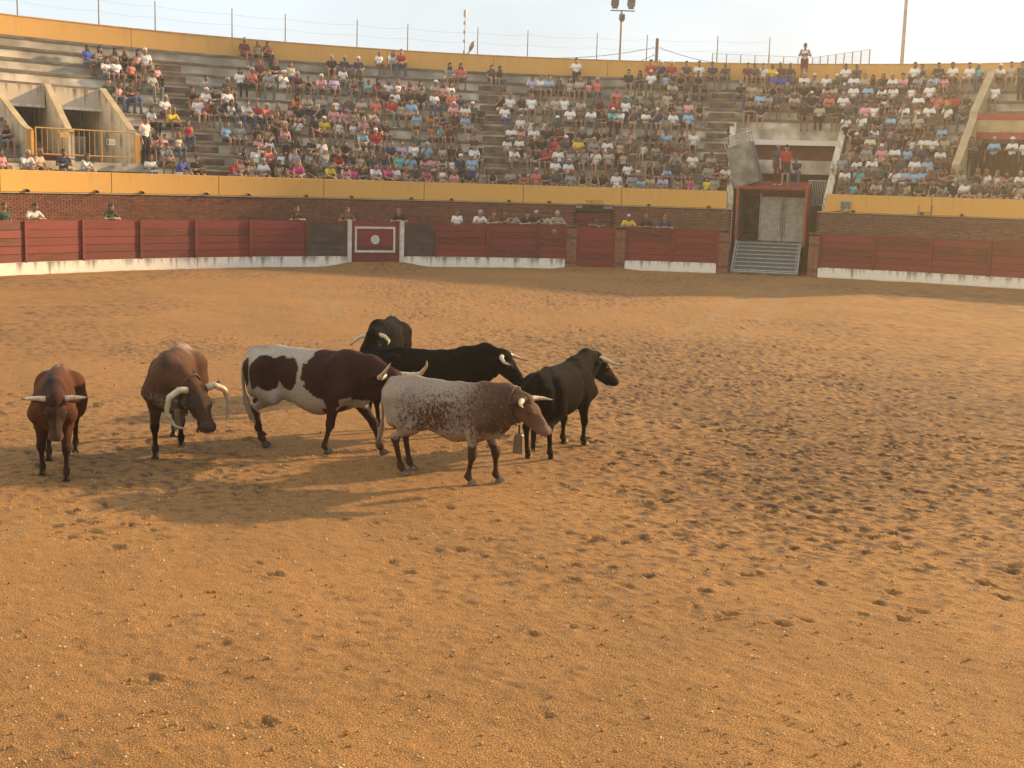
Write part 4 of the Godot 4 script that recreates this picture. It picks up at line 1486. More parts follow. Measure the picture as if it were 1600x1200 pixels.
# One head of cattle. Local axes: x forwards, y up, z to its right; at S = 1 the withers stand 1.40 m high.
# d: place, heading, S, legs (front right, front left, hind right, hind left: [forward, lift]), neck [yaw, pitch], head [yaw, pitch], bend, hump, belly, coat, horns, ...
func cattle(called: String, label: String, category: String, d: Dictionary) -> Node3D:
	var hd: Vector2 = d.heading
	var root := thing(called, label, category, Vector3(d.at.x, d.get("sink", 0.0), d.at.y), atan2(-hd.y, hd.x), d.get("group", ""))
	var S: float = d.S
	var hump: float = d.get("hump", 0.0)
	var belly: float = d.get("belly", 0.0)
	var bend: float = deg_to_rad(d.get("bend", 0.0))
	var wide: float = d.get("wide", 1.0)
	var B := []
	var bone := func(a: Vector3, b: Vector3, ra: float, rb: float, zs := 1.0): B.append([a, b, ra, rb, zs])
	# trunk
	bone.call(Vector3(0.50, 0.99, 0), Vector3(0.05, 0.94 - belly * 0.5, 0), 0.355, 0.395 + belly, 0.80 * wide)
	bone.call(Vector3(0.05, 0.94 - belly * 0.5, 0), Vector3(-0.45, 1.00, 0), 0.395 + belly, 0.325 + belly * 0.5, 0.85 * wide)
	bone.call(Vector3(-0.45, 1.03, 0), Vector3(-0.86, 1.08, 0), 0.285, 0.225, 0.86 * wide)
	bone.call(Vector3(0.64, 0.82, 0), Vector3(0.30, 0.68, 0), 0.15, 0.14, 0.8)
	bone.call(Vector3(0.46, 1.26 + hump * 0.35, 0), Vector3(0.05, 1.25, 0), 0.10 + hump * 0.25, 0.085, 1.0)
	bone.call(Vector3(0.05, 1.25, 0), Vector3(-0.58, 1.28, 0), 0.085, 0.09, 1.0)
	bone.call(Vector3(-0.58, 1.28, 0), Vector3(-0.97, 1.27, 0), 0.09, 0.065, 1.0)
	for s in [-1.0, 1.0]:
		bone.call(Vector3(-0.58, 1.23, s * 0.08), Vector3(-0.62, 1.20, s * 0.235 * wide), 0.075, 0.062)
		bone.call(Vector3(-0.86, 1.17, s * 0.08), Vector3(-1.0, 1.12, s * 0.10), 0.10, 0.07)
		bone.call(Vector3(0.36, 1.20, s * 0.14 * wide), Vector3(0.57, 0.88, s * 0.215 * wide), 0.115, 0.145)
		bone.call(Vector3(0.28, 1.16, s * 0.20 * wide), Vector3(0.42, 0.84, s * 0.235 * wide), 0.075, 0.085)
		bone.call(Vector3(-0.68, 1.06, s * 0.17 * wide), Vector3(-0.66, 0.80, s * 0.19), 0.215, 0.165)
		bone.call(Vector3(-0.91, 1.05, s * 0.12), Vector3(-0.86, 0.76, s * 0.15), 0.135, 0.10)
	# legs
	var hooves := []
	for k in 4:
		var s := 1.0 if k % 2 == 0 else -1.0
		var f: float = d.legs[k][0]
		var up: float = d.legs[k][1]
		if k < 2:
			var sh := Vector3(0.55, 0.88, s * 0.19 * wide)
			var el := Vector3(0.42 + f * 0.25, 0.72 + up * 0.2, s * 0.19 * wide)
			var kn := Vector3(0.47 + f * 0.72 + up * 0.55, 0.41 + up * 0.55, s * 0.17)
			var ft := Vector3(0.45 + f - up * 0.15, 0.12 + up * 0.95, s * 0.165)
			var ho := Vector3(0.50 + f - up * 0.45, 0.045 + up * 0.88, s * 0.165)
			bone.call(sh, el, 0.135, 0.105)
			bone.call(el, kn, 0.100, 0.046)
			bone.call(kn + Vector3(0.008, 0.02, 0), kn + Vector3(0.004, -0.03, 0), 0.043, 0.036)
			bone.call(kn, ft, 0.036, 0.029)
			bone.call(ft + Vector3(-0.012, -0.005, 0), ft, 0.028, 0.026)
			bone.call(ft, ho, 0.028, 0.034)
			hooves.append([ft, ho])
		else:
			var st := Vector3(-0.58 + f * 0.25, 0.72 + up * 0.2, s * 0.20)
			var hk := Vector3(-0.90 + f * 0.72 - up * 0.1, 0.50 + up * 0.4, s * 0.17)
			var ft := Vector3(-0.84 + f - up * 0.25, 0.13 + up * 0.95, s * 0.165)
			var ho := Vector3(-0.78 + f - up * 0.35, 0.045 + up * 0.9, s * 0.165)
			bone.call(Vector3(-0.66, 0.85, s * 0.19), st, 0.18, 0.125)
			bone.call(st, hk + Vector3(0.01, 0.03, 0), 0.122, 0.045)
			bone.call(hk + Vector3(-0.035, 0.04, 0), hk, 0.028, 0.042)
			bone.call(hk, ft, 0.043, 0.030)
			bone.call(ft + Vector3(-0.012, -0.005, 0), ft, 0.028, 0.027)
			bone.call(ft, ho, 0.029, 0.035)
			hooves.append([ft, ho])
	if d.get("bull", false):
		bone.call(Vector3(-0.62, 0.70, 0), Vector3(-0.62, 0.56, 0), 0.075, 0.085)
		bone.call(Vector3(-0.05, 0.60, 0), Vector3(0.06, 0.55, 0), 0.06, 0.035)
	# neck and dewlap
	var ny := deg_to_rad(d.neck[0])
	var np := deg_to_rad(d.neck[1])
	var nd := Vector3(cos(ny) * cos(np), sin(np), sin(ny) * cos(np))
	var base := Vector3(0.52, 1.12, 0)
	var poll: Vector3 = base + nd * float(d.get("nl", 0.64))
	bone.call(base, poll + Vector3(0, -0.03, 0), 0.265 + hump * 0.7, 0.155 + hump * 0.4, 0.72 + hump * 1.6)
	bone.call(Vector3(0.42, 1.27 + hump * 0.3, 0), base.lerp(poll, 0.5) + Vector3(0, 0.13 + hump * 0.4, 0), 0.11 + hump * 0.3, 0.12 + hump * 0.4, 0.9)
	bone.call(base.lerp(poll, 0.5) + Vector3(0, 0.13 + hump * 0.4, 0), poll + Vector3(0, 0.02, 0), 0.12 + hump * 0.4, 0.11, 0.9)
	bone.call(Vector3(0.62, 0.86, 0), base.lerp(poll, 0.75) + Vector3(0, -0.20, 0), 0.13, 0.09, 0.6)
	bone.call(Vector3(0.66, 0.70, 0), base.lerp(poll, 0.55) + Vector3(0.0, -0.30, 0), 0.06, 0.05, 0.5)
	# head
	var hy := deg_to_rad(d.head[0])
	var hp := deg_to_rad(d.head[1])
	var f3 := Vector3(cos(hy) * cos(hp), sin(hp), sin(hy) * cos(hp))
	var s3 := f3.cross(Vector3.UP).normalized()
	s3 = (s3 * cos(deg_to_rad(d.get("roll", 0.0))) + s3.cross(f3) * sin(deg_to_rad(d.get("roll", 0.0)))).normalized()
	var u3 := s3.cross(f3).normalized()
	var HB := Basis(f3, u3, s3)
	var hf := Transform3D(HB.scaled(Vector3.ONE * float(d.get("hs", 1.0))), poll)
	var H := []
	var hb := func(a: Vector3, b: Vector3, ra: float, rb: float): H.append([a, b, ra, rb, 1.0])
	hb.call(Vector3(-0.08, -0.04, 0), Vector3(0.14, -0.03, 0), 0.125, 0.118)
	hb.call(Vector3(0.0, 0.055, -0.07), Vector3(0.0, 0.055, 0.07), 0.062, 0.062)
	hb.call(Vector3(0.14, -0.03, 0), Vector3(0.44, -0.055, 0), 0.105, 0.068)
	hb.call(Vector3(0.12, 0.035, 0), Vector3(0.38, -0.01, 0), 0.062, 0.045)
	hb.call(Vector3(0.46, -0.065, -0.035), Vector3(0.46, -0.065, 0.035), 0.058, 0.058)
	hb.call(Vector3(0.50, -0.05, -0.03), Vector3(0.49, -0.05, 0.03), 0.046, 0.046)
	hb.call(Vector3(0.06, -0.13, 0), Vector3(0.40, -0.125, 0), 0.085, 0.045)
	for s in [-1.0, 1.0]:
		hb.call(Vector3(0.15, 0.028, s * 0.075), Vector3(0.21, 0.015, s * 0.078), 0.048, 0.038)
		hb.call(Vector3(0.08, -0.10, s * 0.05), Vector3(0.22, -0.10, s * 0.045), 0.075, 0.06)
	var warp := func(p: Vector3) -> Vector3:
		if bend == 0.0: return p * S
		return (Basis(Vector3.UP, -bend * smoothstep(-0.8, 0.8, p.x) * 1.0) * p) * S
	var coat: Callable = d.coat
	var m := MB.new()
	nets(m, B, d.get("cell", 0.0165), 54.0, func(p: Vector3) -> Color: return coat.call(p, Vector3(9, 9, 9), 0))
	for k in m.v.size():                # ribs, skin folds of the neck and an uneven hide
		var q := m.v[k]
		var fold := smoothstep(0.50, 0.62, q.x) * (1.0 - smoothstep(0.90, 1.05, q.x)) * smoothstep(1.22, 1.05, q.y) * smoothstep(0.55, 0.7, q.y)
		var rib := smoothstep(-0.45, -0.30, q.x) * (1.0 - smoothstep(0.05, 0.25, q.x)) * smoothstep(0.70, 0.80, q.y) * smoothstep(1.15, 1.05, q.y)
		var o := 0.006 * fold * sin(q.x * 62.0 + q.y * 24.0 + 2.0 * N.get_noise_2d(q.x * 5.0, q.y * 5.0)) + 0.0028 * rib * sin(q.x * 74.0 - q.y * 14.0)
		o += 0.010 * N.get_noise_3d(q.x * 3.5, q.y * 3.5, q.z * 3.5) * smoothstep(0.45, 0.75, q.y) + 0.003 * N.get_noise_3d(q.x * 14.0, q.y * 14.0, q.z * 14.0)
		m.v[k] = q + m.n[k] * o
	var n0 := m.v.size()
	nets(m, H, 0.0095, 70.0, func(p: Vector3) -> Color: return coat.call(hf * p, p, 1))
	for k in range(n0, m.v.size()):
		m.v[k] = hf * m.v[k]
		m.n[k] = HB * m.n[k]
	for k in m.v.size():
		if bend != 0.0:
			var q: Vector3 = m.v[k]
			var rot := Basis(Vector3.UP, -bend * smoothstep(-0.8, 0.8, q.x))
			m.n[k] = rot * m.n[k]
		m.v[k] = warp.call(m.v[k])
		var dust := smoothstep(0.32, 0.06, m.v[k].y / S) * 0.30 * (0.6 + 0.8 * N.get_noise_3d(m.v[k].x * 12.0, m.v[k].y * 12.0, m.v[k].z * 12.0))
		m.c[k] = m.c[k].lerp(Color(0.24, 0.13, 0.045), clampf(dust, 0.0, 1.0))
	part(root, "body", m.mesh(), d.mat)
	# horns
	for s in [-1.0, 1.0]:
		var pts := []
		var rad := []
		var src: Array = d.horns[0] if s > 0 or d.horns.size() == 1 else d.horns[1]
		var cur := Curve3D.new()
		for k in src.size():
			var q := Vector3(src[k].x, src[k].y, src[k].z * s)
			var pv: Vector3 = src[maxi(k - 1, 0)]
			var nv: Vector3 = src[mini(k + 1, src.size() - 1)]
			var tg := (nv - pv) * Vector3(1, 1, s) / 5.0
			cur.add_point(q, -tg, tg)
		var l := cur.get_baked_length()
		m = MB.new()
		var hr: float = d.get("horn_r", 0.042)
		for k in 19:
			var t := k / 18.0
			pts.append(warp.call(hf * cur.sample_baked(l * t)))
			rad.append(S * hr * (pow(1.0 - t, 0.62) * 0.95 + 0.05) * (1.0 + 0.05 * sin(k * 2.4) * (1.0 - t)))
		m.tube(pts, rad, 10)
		var tip: float = d.get("tip", 0.8)
		for k in m.v.size():
			var t := float(mini(k / 10, 18)) / 18.0 if k < 190 else (0.0 if k < 201 else 1.0)
			var pale := Vector3(0.50, 0.42, 0.30).lerp(Vector3(0.32, 0.24, 0.15), N.get_noise_2d(t * 9.0, s * 3.0) + 0.4)
			var c := pale.lerp(Vector3(0.03, 0.025, 0.02), smoothstep(tip - 0.1, tip + 0.12, t)).lerp(Vector3(0.20, 0.15, 0.09), 0.6 * smoothstep(0.22, 0.0, t))
			m.c[k] = Color(c.x, c.y, c.z)
		part(root, "horn", m.mesh(), M.horn)
		# ear: a cupped leaf
		m = MB.new()
		var eb := Vector3(-0.03, -0.01, s * 0.105)
		var ed := Vector3(-0.08, d.get("ear", -0.25), s * 1.0).normalized()
		var es := Vector3(0.55, 0.83, 0).normalized()
		var en := ed.cross(es).normalized()
		var L := 0.20
		var ring := []
		for k in 9:
			var t := k / 8.0
			var w := 0.075 * sin(PI * pow(t, 0.75)) + 0.018 * (1.0 - t)
			ring.append([eb + ed * L * t - es * w, eb + ed * L * t + en * 0.02 * sin(PI * t), eb + ed * L * t + es * w])
		m.col = d.ear_color
		for k in 8:
			for j in 2:
				var a: Vector3 = warp.call(hf * ring[k][j])
				var b: Vector3 = warp.call(hf * ring[k][j + 1])
				var c: Vector3 = warp.call(hf * ring[k + 1][j + 1])
				var e: Vector3 = warp.call(hf * ring[k + 1][j])
				var o: Vector3 = (HB * en) * 0.016 * S
				m.quad(a + o, b + o, c + o, e + o)
				m.quad(e - o, c - o, b - o, a - o)
				if j == 0: m.quad(e + o, e - o, a - o, a + o)
				else: m.quad(b + o, b - o, c - o, c + o)
		part(root, "ear", m.mesh(), d.mat)
		# eye
		m = MB.new()
		m.ball(warp.call(hf * Vector3(0.180, 0.012, s * 0.116)), Vector3(0.028, 0.024, 0.020) * S, 10, 7, HB)
		part(root, "eye", m.mesh(), M.eye)
		# nostril
		m = MB.new()
		m.ball(warp.call(hf * Vector3(0.522, -0.045, s * 0.048)), Vector3(0.014, 0.016, 0.014) * S, 8, 6, HB)
		part(root, "nostril", m.mesh(), M.eye)
	# hooves: two toes each
	for h in hooves:
		m = MB.new()
		var ax: Vector3 = (h[0] - h[1]).normalized()
		var fw := (Vector3.RIGHT - ax * ax.x).normalized()
		var sd := ax.cross(fw)
		for s in [-1.0, 1.0]:
			var c: Vector3 = h[1] + sd * s * 0.027 - ax * 0.025
			var a := []
			for y in [[-0.022, 1.0], [0.045, 0.74]]:
				for q in [[-0.045, -0.022], [0.03, -0.024], [0.078, -0.008], [0.078, 0.008], [0.03, 0.024], [-0.045, 0.022]]:
					a.append(warp.call(c + ax * y[0] + fw * 0.82 * (q[0] * y[1] + (0.0 if y[0] < 0 else -0.012)) + sd * q[1] * y[1] * 0.85))
			for k in 6:
				var j := (k + 1) % 6
				m.quad(a[k], a[j], a[6 + j], a[6 + k])
			for k in range(1, 5):
				m.tri(a[0], a[k + 1], a[k]); m.tri(a[6], a[6 + k], a[7 + k])
		part(root, "hoof", m.mesh(), d.get("hoof", M.hoof))
	# tail with a tuft
	var tp := []
	var tr := []
	var tc: Array = d.get("tail", [Vector3(-1.0, 1.27, 0), Vector3(-1.08, 1.15, 0), Vector3(-1.09, 0.85, 0.02), Vector3(-1.06, 0.55, 0.03), Vector3(-1.08, 0.32, 0.03)])
	var tcur := Curve3D.new()
	for k in tc.size():
		var tg: Vector3 = (tc[mini(k + 1, tc.size() - 1)] - tc[maxi(k - 1, 0)]) / 5.0
		tcur.add_point(tc[k], -tg, tg)
	for k in 23:
		var t := k / 22.0
		tp.append(warp.call(tcur.sample_baked(tcur.get_baked_length() * t)))
		tr.append(S * (lerpf(0.042, 0.018, minf(1.0, t / 0.62)) if t < 0.62 else 0.018 + 0.028 * sin(PI * pow((t - 0.62) / 0.38, 0.8))))
	m = MB.new()
	m.col = d.tail_color
	m.tube(tp, tr, 8)
	var dk: Color = d.tuft_color
	for k in m.v.size():
		if k >= 15 * 8 and k < 184 or k >= 193: m.c[k] = dk
	# strands of the tuft
	m.col = dk
	for k in 26:
		var i := 15 + k % 7
		var a := rng.randf() * TAU
		var off := Vector3(cos(a), 0, sin(a)) * 0.028 * S
		m.tube([tp[i] + off * 0.5, tp[mini(i + 3, 22)] + off * 1.1, tp[22] + off + Vector3.DOWN * 0.09 * S * rng.randf()], [0.006, 0.005, 0.001], 4, false)
	part(root, "tail", m.mesh(), d.mat)
	# bell on a collar
	if d.has("bell"):
		var bp: Vector3 = d.bell
		m = MB.new()
		var cp := []
		var cr := []
		for k in 15:
			var a := TAU * k / 14.0
			var mid := base.lerp(poll, 0.80)
			var ux := nd.cross(Vector3.UP).normalized()
			var uy := ux.cross(nd).normalized()
			cp.append(warp.call(mid + ux * cos(a) * 0.165 + uy * (sin(a) * 0.255 - 0.045)))
			cr.append(0.016 * S)
		m.tube(cp, cr, 6, false)
		part(root, "collar", m.mesh(), M.leather)
		m = MB.new()
		var bw := Basis(Vector3.UP, d.get("bell_turn", 0.0))
		var ring := []
		for y in [[0.0, 0.050, 0.034], [-0.02, 0.062, 0.043], [-0.24, 0.075, 0.055], [-0.26, 0.078, 0.058]]:
			var r := []
			for k in 12:
				var a := TAU * k / 12.0
				var q := Vector3(signf(cos(a)) * pow(absf(cos(a)), 0.5) * y[1], y[0], signf(sin(a)) * pow(absf(sin(a)), 0.5) * y[2])
				r.append(warp.call(bp + bw * q))
			ring.append(r)
		for k in 3:
			for j in 12:
				var j2 := (j + 1) % 12
				m.quad(ring[k][j], ring[k][j2], ring[k + 1][j2], ring[k + 1][j])
		for j in range(1, 11):
			m.tri(ring[0][0], ring[0][j + 1], ring[0][j])
			m.tri(ring[3][0], ring[3][j], ring[3][j + 1])
		part(root, "bell", m.mesh(), M.bell)
		m = MB.new()
		m.tube([cp[11], cp[10], warp.call(bp)], [0.012, 0.012, 0.014], 5)
		part(root, "bell_strap", m.mesh(), M.leather)
	return root


func blot(p: Vector3, cs: Array) -> float:                          # how deep inside a set of soft-edged patches (x, y, radius x, radius y) a point lies
	var best := -1.0
	var wob := 0.20 * N.get_noise_3d(p.x * 4.0, p.y * 4.0, p.z * 3.0) + 0.07 * N.get_noise_3d(p.x * 15.0, p.y * 15.0, p.z * 15.0)
	for c in cs:
		var u: float = (p.x - c[0]) / c[2]
		var v: float = (p.y - c[1]) / c[3]
		best = maxf(best, 1.0 - sqrt(u * u + v * v) + wob)
	return best


func vc(v: Vector3) -> Color:
	return Color(v.x, v.y, v.z)


func herd() -> void:
	M.horn = mat(lin(1, 1, 1), 0.42)
	M.eye = mat(lin(0.012, 0.009, 0.007), 0.15)
	M.hoof = mat(lin(0.035, 0.027, 0.021), 0.6)
	M.pale_hoof = mat(lin(0.10, 0.07, 0.048), 0.6)
	M.leather = mat(lin(0.035, 0.022, 0.015), 0.7)
	M.bell = grain(mat(lin(0.14, 0.095, 0.055), 0.55, 0.55), M.cloth_noise, null, 3.0, 0.0, false)
	var coat := grain(mat(lin(1, 1, 1), 0.62), M.hair_noise, M.coat_noise, 2.2, 1.1, false)
	coat.uv1_scale = Vector3(1.8, 7.0, 5.0)
	coat.metallic_specular = 0.25
	var black := grain(mat(lin(1, 1, 1), 0.56), M.hair_noise, M.coat_noise, 2.2, 1.1, false)
	black.uv1_scale = Vector3(1.8, 6.0, 5.0)
	black.roughness_texture = M.hair_noise
	black.metallic_specular = 0.09
	var muzzle := func(c: Vector3, q: Vector3, tone: Vector3) -> Vector3:
		return c.lerp(tone, smoothstep(0.40, 0.52, q.x + 0.02 * sin(q.z * 40.0)) * (1.0 - smoothstep(-0.05, 0.03, q.y) * 0.8))
	# red-brown ox on the far left, walking at the camera
	var brown1 := func(p: Vector3, q: Vector3, part_: int) -> Color:
		var n := N.get_noise_3d(p.x * 2.0, p.y * 2.0, p.z * 2.0)
		var c := Vector3(0.140, 0.043, 0.014) * (1.0 + 0.25 * n)
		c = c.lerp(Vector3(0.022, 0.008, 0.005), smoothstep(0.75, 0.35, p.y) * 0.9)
		if part_ == 1:
			c = c.lerp(Vector3(0.042, 0.013, 0.008), smoothstep(0.05, 0.25, q.x))
			c = c.lerp(Vector3(0.10, 0.05, 0.033), smoothstep(0.26, 0.36, q.x) * 0.6)
			return vc(muzzle.call(c, q, Vector3(0.17, 0.09, 0.07)))
		var spine := exp(-pow(p.z / 0.07, 2.0)) * smoothstep(1.15, 1.25, p.y)
		c = c.lerp(Vector3(0.03, 0.014, 0.010), spine * smoothstep(-0.25, 0.25, p.x) * 0.95)
		c = c.lerp(Vector3(0.42, 0.31, 0.24), exp(-pow(p.z / 0.11, 2.0)) * smoothstep(1.16, 1.24, p.y) * smoothstep(-0.30, -0.62, p.x) * smoothstep(-0.15, 0.35, N.get_noise_3d(p.x * 9.0, 1.0, p.z * 9.0) + 0.2))
		c = c.lerp(Vector3(0.040, 0.014, 0.008), smoothstep(0.62, 0.95, p.x) * 0.75)
		return vc(c)
	cattle("brown_ox", "red-brown ox at far left walking towards the camera, straight horns held level", "ox", {
		"at": Vector2(-5.40, -14.95), "heading": Vector2(0.27, 1.0), "S": 0.87, "wide": 0.78, "legs": [[-0.10, 0.0], [0.26, 0.0], [0.22, 0.0], [-0.22, 0.03]],
		"neck": [-8.0, 2.0], "head": [-3.0, -52.0], "coat": brown1, "mat": coat, "ear_color": vc(Vector3(0.06, 0.022, 0.014)), "ear": -0.35,
		"horns": [[Vector3(0.0, 0.055, 0.085), Vector3(-0.01, 0.070, 0.19), Vector3(0.0, 0.085, 0.30), Vector3(0.02, 0.12, 0.41)]], "tip": 0.86,
		"tail_color": vc(Vector3(0.16, 0.05, 0.02)), "tuft_color": vc(Vector3(0.04, 0.015, 0.01)), "hump": 0.02})
	# brown ox with down-curled horns, lunging forwards
	var brown2 := func(p: Vector3, q: Vector3, part_: int) -> Color:
		var n := N.get_noise_3d(p.x * 2.0, p.y * 2.0, p.z * 2.0)
		var c := Vector3(0.135, 0.054, 0.026) * (1.0 + 0.2 * n)
		if part_ == 1:
			c = Vector3(0.085, 0.045, 0.029) * (1.0 + 0.3 * N.get_noise_3d(q.x * 8.0, q.y * 8.0, q.z * 8.0))
			c = c.lerp(Vector3(0.09, 0.04, 0.025), smoothstep(0.10, -0.02, q.x) * 0.7)
			return vc(muzzle.call(c, q, Vector3(0.11, 0.055, 0.042)))
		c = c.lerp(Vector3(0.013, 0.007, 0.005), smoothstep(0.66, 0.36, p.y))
		var sp := N.get_noise_3d(p.x * 26.0, p.y * 26.0, p.z * 26.0)
		c = c.lerp(Vector3(0.46, 0.38, 0.32), smoothstep(0.55, 0.75, p.x) * smoothstep(0.95, 0.80, p.y) * smoothstep(0.42, 0.60, p.y) * smoothstep(-0.12, 0.10, sp) * 0.8)
		c = c.lerp(Vector3(0.50, 0.40, 0.33), exp(-pow(p.z / 0.16, 2.0)) * smoothstep(1.12, 1.22, p.y) * smoothstep(-0.28, -0.55, p.x) * (0.55 + 0.45 * smoothstep(-0.2, 0.2, sp)))
		c = c.lerp(Vector3(0.06, 0.03, 0.02), exp(-pow(p.z / 0.06, 2.0)) * smoothstep(1.18, 1.25, p.y) * smoothstep(-0.30, 0.0, p.x) * 0.8)
		return vc(c)
	cattle("brown_ox", "brown ox with big horns curling down round its face, one foreleg lifted", "ox", {
		"at": Vector2(-4.38, -16.28), "heading": Vector2(0.06, 1.0), "S": 0.95, "wide": 0.86, "legs": [[0.10, 0.0], [0.10, 0.16], [-0.10, 0.0], [-0.30, 0.04]],
		"neck": [-44.0, -18.0], "head": [-26.0, -40.0], "roll": -8.0, "hs": 1.12, "nl": 0.60, "coat": brown2, "mat": coat, "ear_color": vc(Vector3(0.05, 0.025, 0.018)), "ear": 0.55, "bend": -6.0,
		"horns": [[Vector3(0.0, 0.055, 0.085), Vector3(-0.01, 0.09, 0.20), Vector3(0.03, 0.03, 0.33), Vector3(0.12, -0.12, 0.37), Vector3(0.24, -0.24, 0.30), Vector3(0.30, -0.27, 0.16)],
			[Vector3(0.0, 0.055, 0.085), Vector3(0.0, 0.09, 0.20), Vector3(0.03, 0.02, 0.32), Vector3(0.09, -0.13, 0.37), Vector3(0.16, -0.29, 0.36), Vector3(0.20, -0.38, 0.34)]], "horn_r": 0.050, "tip": 1.2,
		"bell": Vector3(0.98, 0.74, -0.16), "tail_color": vc(Vector3(0.18, 0.08, 0.04)), "tuft_color": vc(Vector3(0.03, 0.015, 0.01)), "belly": 0.02, "hoof": M.pale_hoof})
	# white ox with dark patches
	var patched := func(p: Vector3, q: Vector3, part_: int) -> Color:
		var white := Vector3(0.58, 0.49, 0.40) * (1.0 + 0.10 * N.get_noise_3d(p.x * 3.0, p.y * 3.0, p.z * 3.0))
		var dark := Vector3(0.055, 0.016, 0.010) * (1.0 + 0.25 * N.get_noise_3d(p.x * 5.0, p.y * 5.0, p.z * 5.0))
		if part_ == 1:
			return vc(muzzle.call(dark * 1.15, q, Vector3(0.2, 0.1, 0.08)))
		var inside := 0.05 * N.get_noise_3d(p.x * 34.0, p.y * 60.0, p.z * 40.0) + blot(p, [[0.40, 1.08, 0.42, 0.36], [0.88, 1.15, 0.52, 0.44], [0.38, 0.80, 0.13, 0.20], [-0.27, 1.05, 0.15, 0.22], [-0.40, 1.13, 0.12, 0.14], [-0.55, 1.02, 0.15, 0.22], [-0.62, 1.16, 0.13, 0.10], [-0.76, 0.99, 0.11, 0.17], [-0.95, 1.0, 0.07, 0.21]])
		var t := smoothstep(-0.015, 0.02, inside)
		# lower legs are dark, white runs up the inside of the thigh
		var fl := smoothstep(0.66, 0.62, p.y + 0.03 * sin(p.z * 40.0)) * (1.0 if p.x > 0.2 else 0.0)
		var hl := (1.0 - smoothstep(-0.02, 0.03, (p.y - 0.50) + (p.x + 0.80) * 0.9)) * (1.0 if p.x < -0.2 and p.y < 0.75 else 0.0)
		t = maxf(t, maxf(fl, hl))
		var c := white.lerp(dark, t)
		c = c.lerp(Vector3(0.34, 0.20, 0.14), smoothstep(1.30, 1.36, p.y) * smoothstep(-0.6, -0.8, p.x) * 0.7)
		c = c.lerp(Vector3(0.30, 0.16, 0.10), (1.0 - smoothstep(0.55, 0.68, p.y)) * (1.0 - t) * 0.25)
		return vc(c)
	cattle("patched_ox", "white ox with big dark brown patches, standing side-on behind the speckled ox", "ox", {
		"at": Vector2(-2.55, -16.48), "heading": Vector2(1.0, 0.40), "S": 0.985, "wide": 0.90, "cell": 0.0135, "legs": [[-0.22, 0.0], [0.42, 0.0], [0.10, 0.0], [-0.16, 0.06]],
		"neck": [8.0, -4.0], "head": [30.0, -30.0], "coat": patched, "mat": coat, "ear_color": vc(Vector3(0.07, 0.022, 0.015)), "ear": 0.2, "belly": 0.03,
		"horns": [[Vector3(0.0, 0.055, 0.085), Vector3(0.05, 0.07, 0.22), Vector3(0.16, 0.17, 0.30), Vector3(0.22, 0.34, 0.30), Vector3(0.22, 0.44, 0.27)]], "horn_r": 0.046, "tip": 1.2,
		"tail": [Vector3(-1.0, 1.27, 0), Vector3(-1.10, 1.13, 0.01), Vector3(-1.13, 0.85, 0.02), Vector3(-1.05, 0.55, 0.05), Vector3(-0.95, 0.34, 0.06)],
		"tail_color": vc(Vector3(0.55, 0.46, 0.36)), "tuft_color": vc(Vector3(0.60, 0.50, 0.40))})
	# black bulls
	var jet := func(p: Vector3, q: Vector3, part_: int) -> Color:
		var c := Vector3(0.0075, 0.0065, 0.0062)
		var n := N.get_noise_3d(p.x * 2.2, p.y * 2.2, p.z * 2.2)
		c = c * (1.0 + 0.5 * n)
		var sp := N.get_noise_3d(p.x * 5.0, p.y * 18.0, p.z * 14.0)
		if part_ == 0: c = c.lerp(Vector3(0.028, 0.024, 0.020), smoothstep(0.05, 0.4, sp) * smoothstep(0.75, 1.0, p.y) * 0.45)
		return vc(c)
	var dun := func(p: Vector3, q: Vector3, part_: int) -> Color:
		var c := Vector3(0.0075, 0.0065, 0.0062)
		if part_ == 0:
			var sp := N.get_noise_3d(p.x * 3.0, p.y * 3.0, p.z * 12.0)
			c = c.lerp(Vector3(0.030, 0.024, 0.018), smoothstep(-0.25, 0.35, sp) * smoothstep(0.7, 1.0, p.y) * smoothstep(0.55, 0.0, p.x) * 0.8)
		return vc(c)
	var bull_horn := [Vector3(0.0, 0.055, 0.085), Vector3(0.04, 0.065, 0.21), Vector3(0.14, 0.085, 0.31), Vector3(0.27, 0.15, 0.33)]
	var jc := vc(Vector3(0.014, 0.012, 0.011))
	cattle("black_bull", "black bull with greyish flanks, farthest of the herd, facing the camera", "bull", {
		"at": Vector2(-2.10, -20.9), "heading": Vector2(-0.06, 1.0), "S": 0.93, "legs": [[0.0, 0.0], [0.08, 0.0], [0.05, 0.0], [-0.1, 0.0]], "neck": [2.0, 8.0], "head": [4.0, -52.0], "roll": -7.0,
		"coat": dun, "mat": black, "ear_color": jc, "horns": [bull_horn], "tip": 0.80, "tail_color": jc, "tuft_color": jc, "nl": 0.56, "hump": 0.055, "bull": true, "wide": 0.94})
	cattle("black_bull", "black bull standing side-on between the patched ox and the speckled ox, head to the right", "bull", {
		"at": Vector2(-1.08, -17.95), "heading": Vector2(1.0, 0.08), "S": 0.88, "legs": [[0.0, 0.0], [0.06, 0.0], [-0.05, 0.0], [0.1, 0.0]], "hs": 1.06, "neck": [4.0, 15.0], "head": [16.0, -40.0],
		"coat": jet, "mat": black, "ear_color": jc, "horns": [bull_horn], "tip": 0.86, "tail_color": jc, "tuft_color": jc, "nl": 0.56, "hump": 0.055, "bull": true, "wide": 0.95})
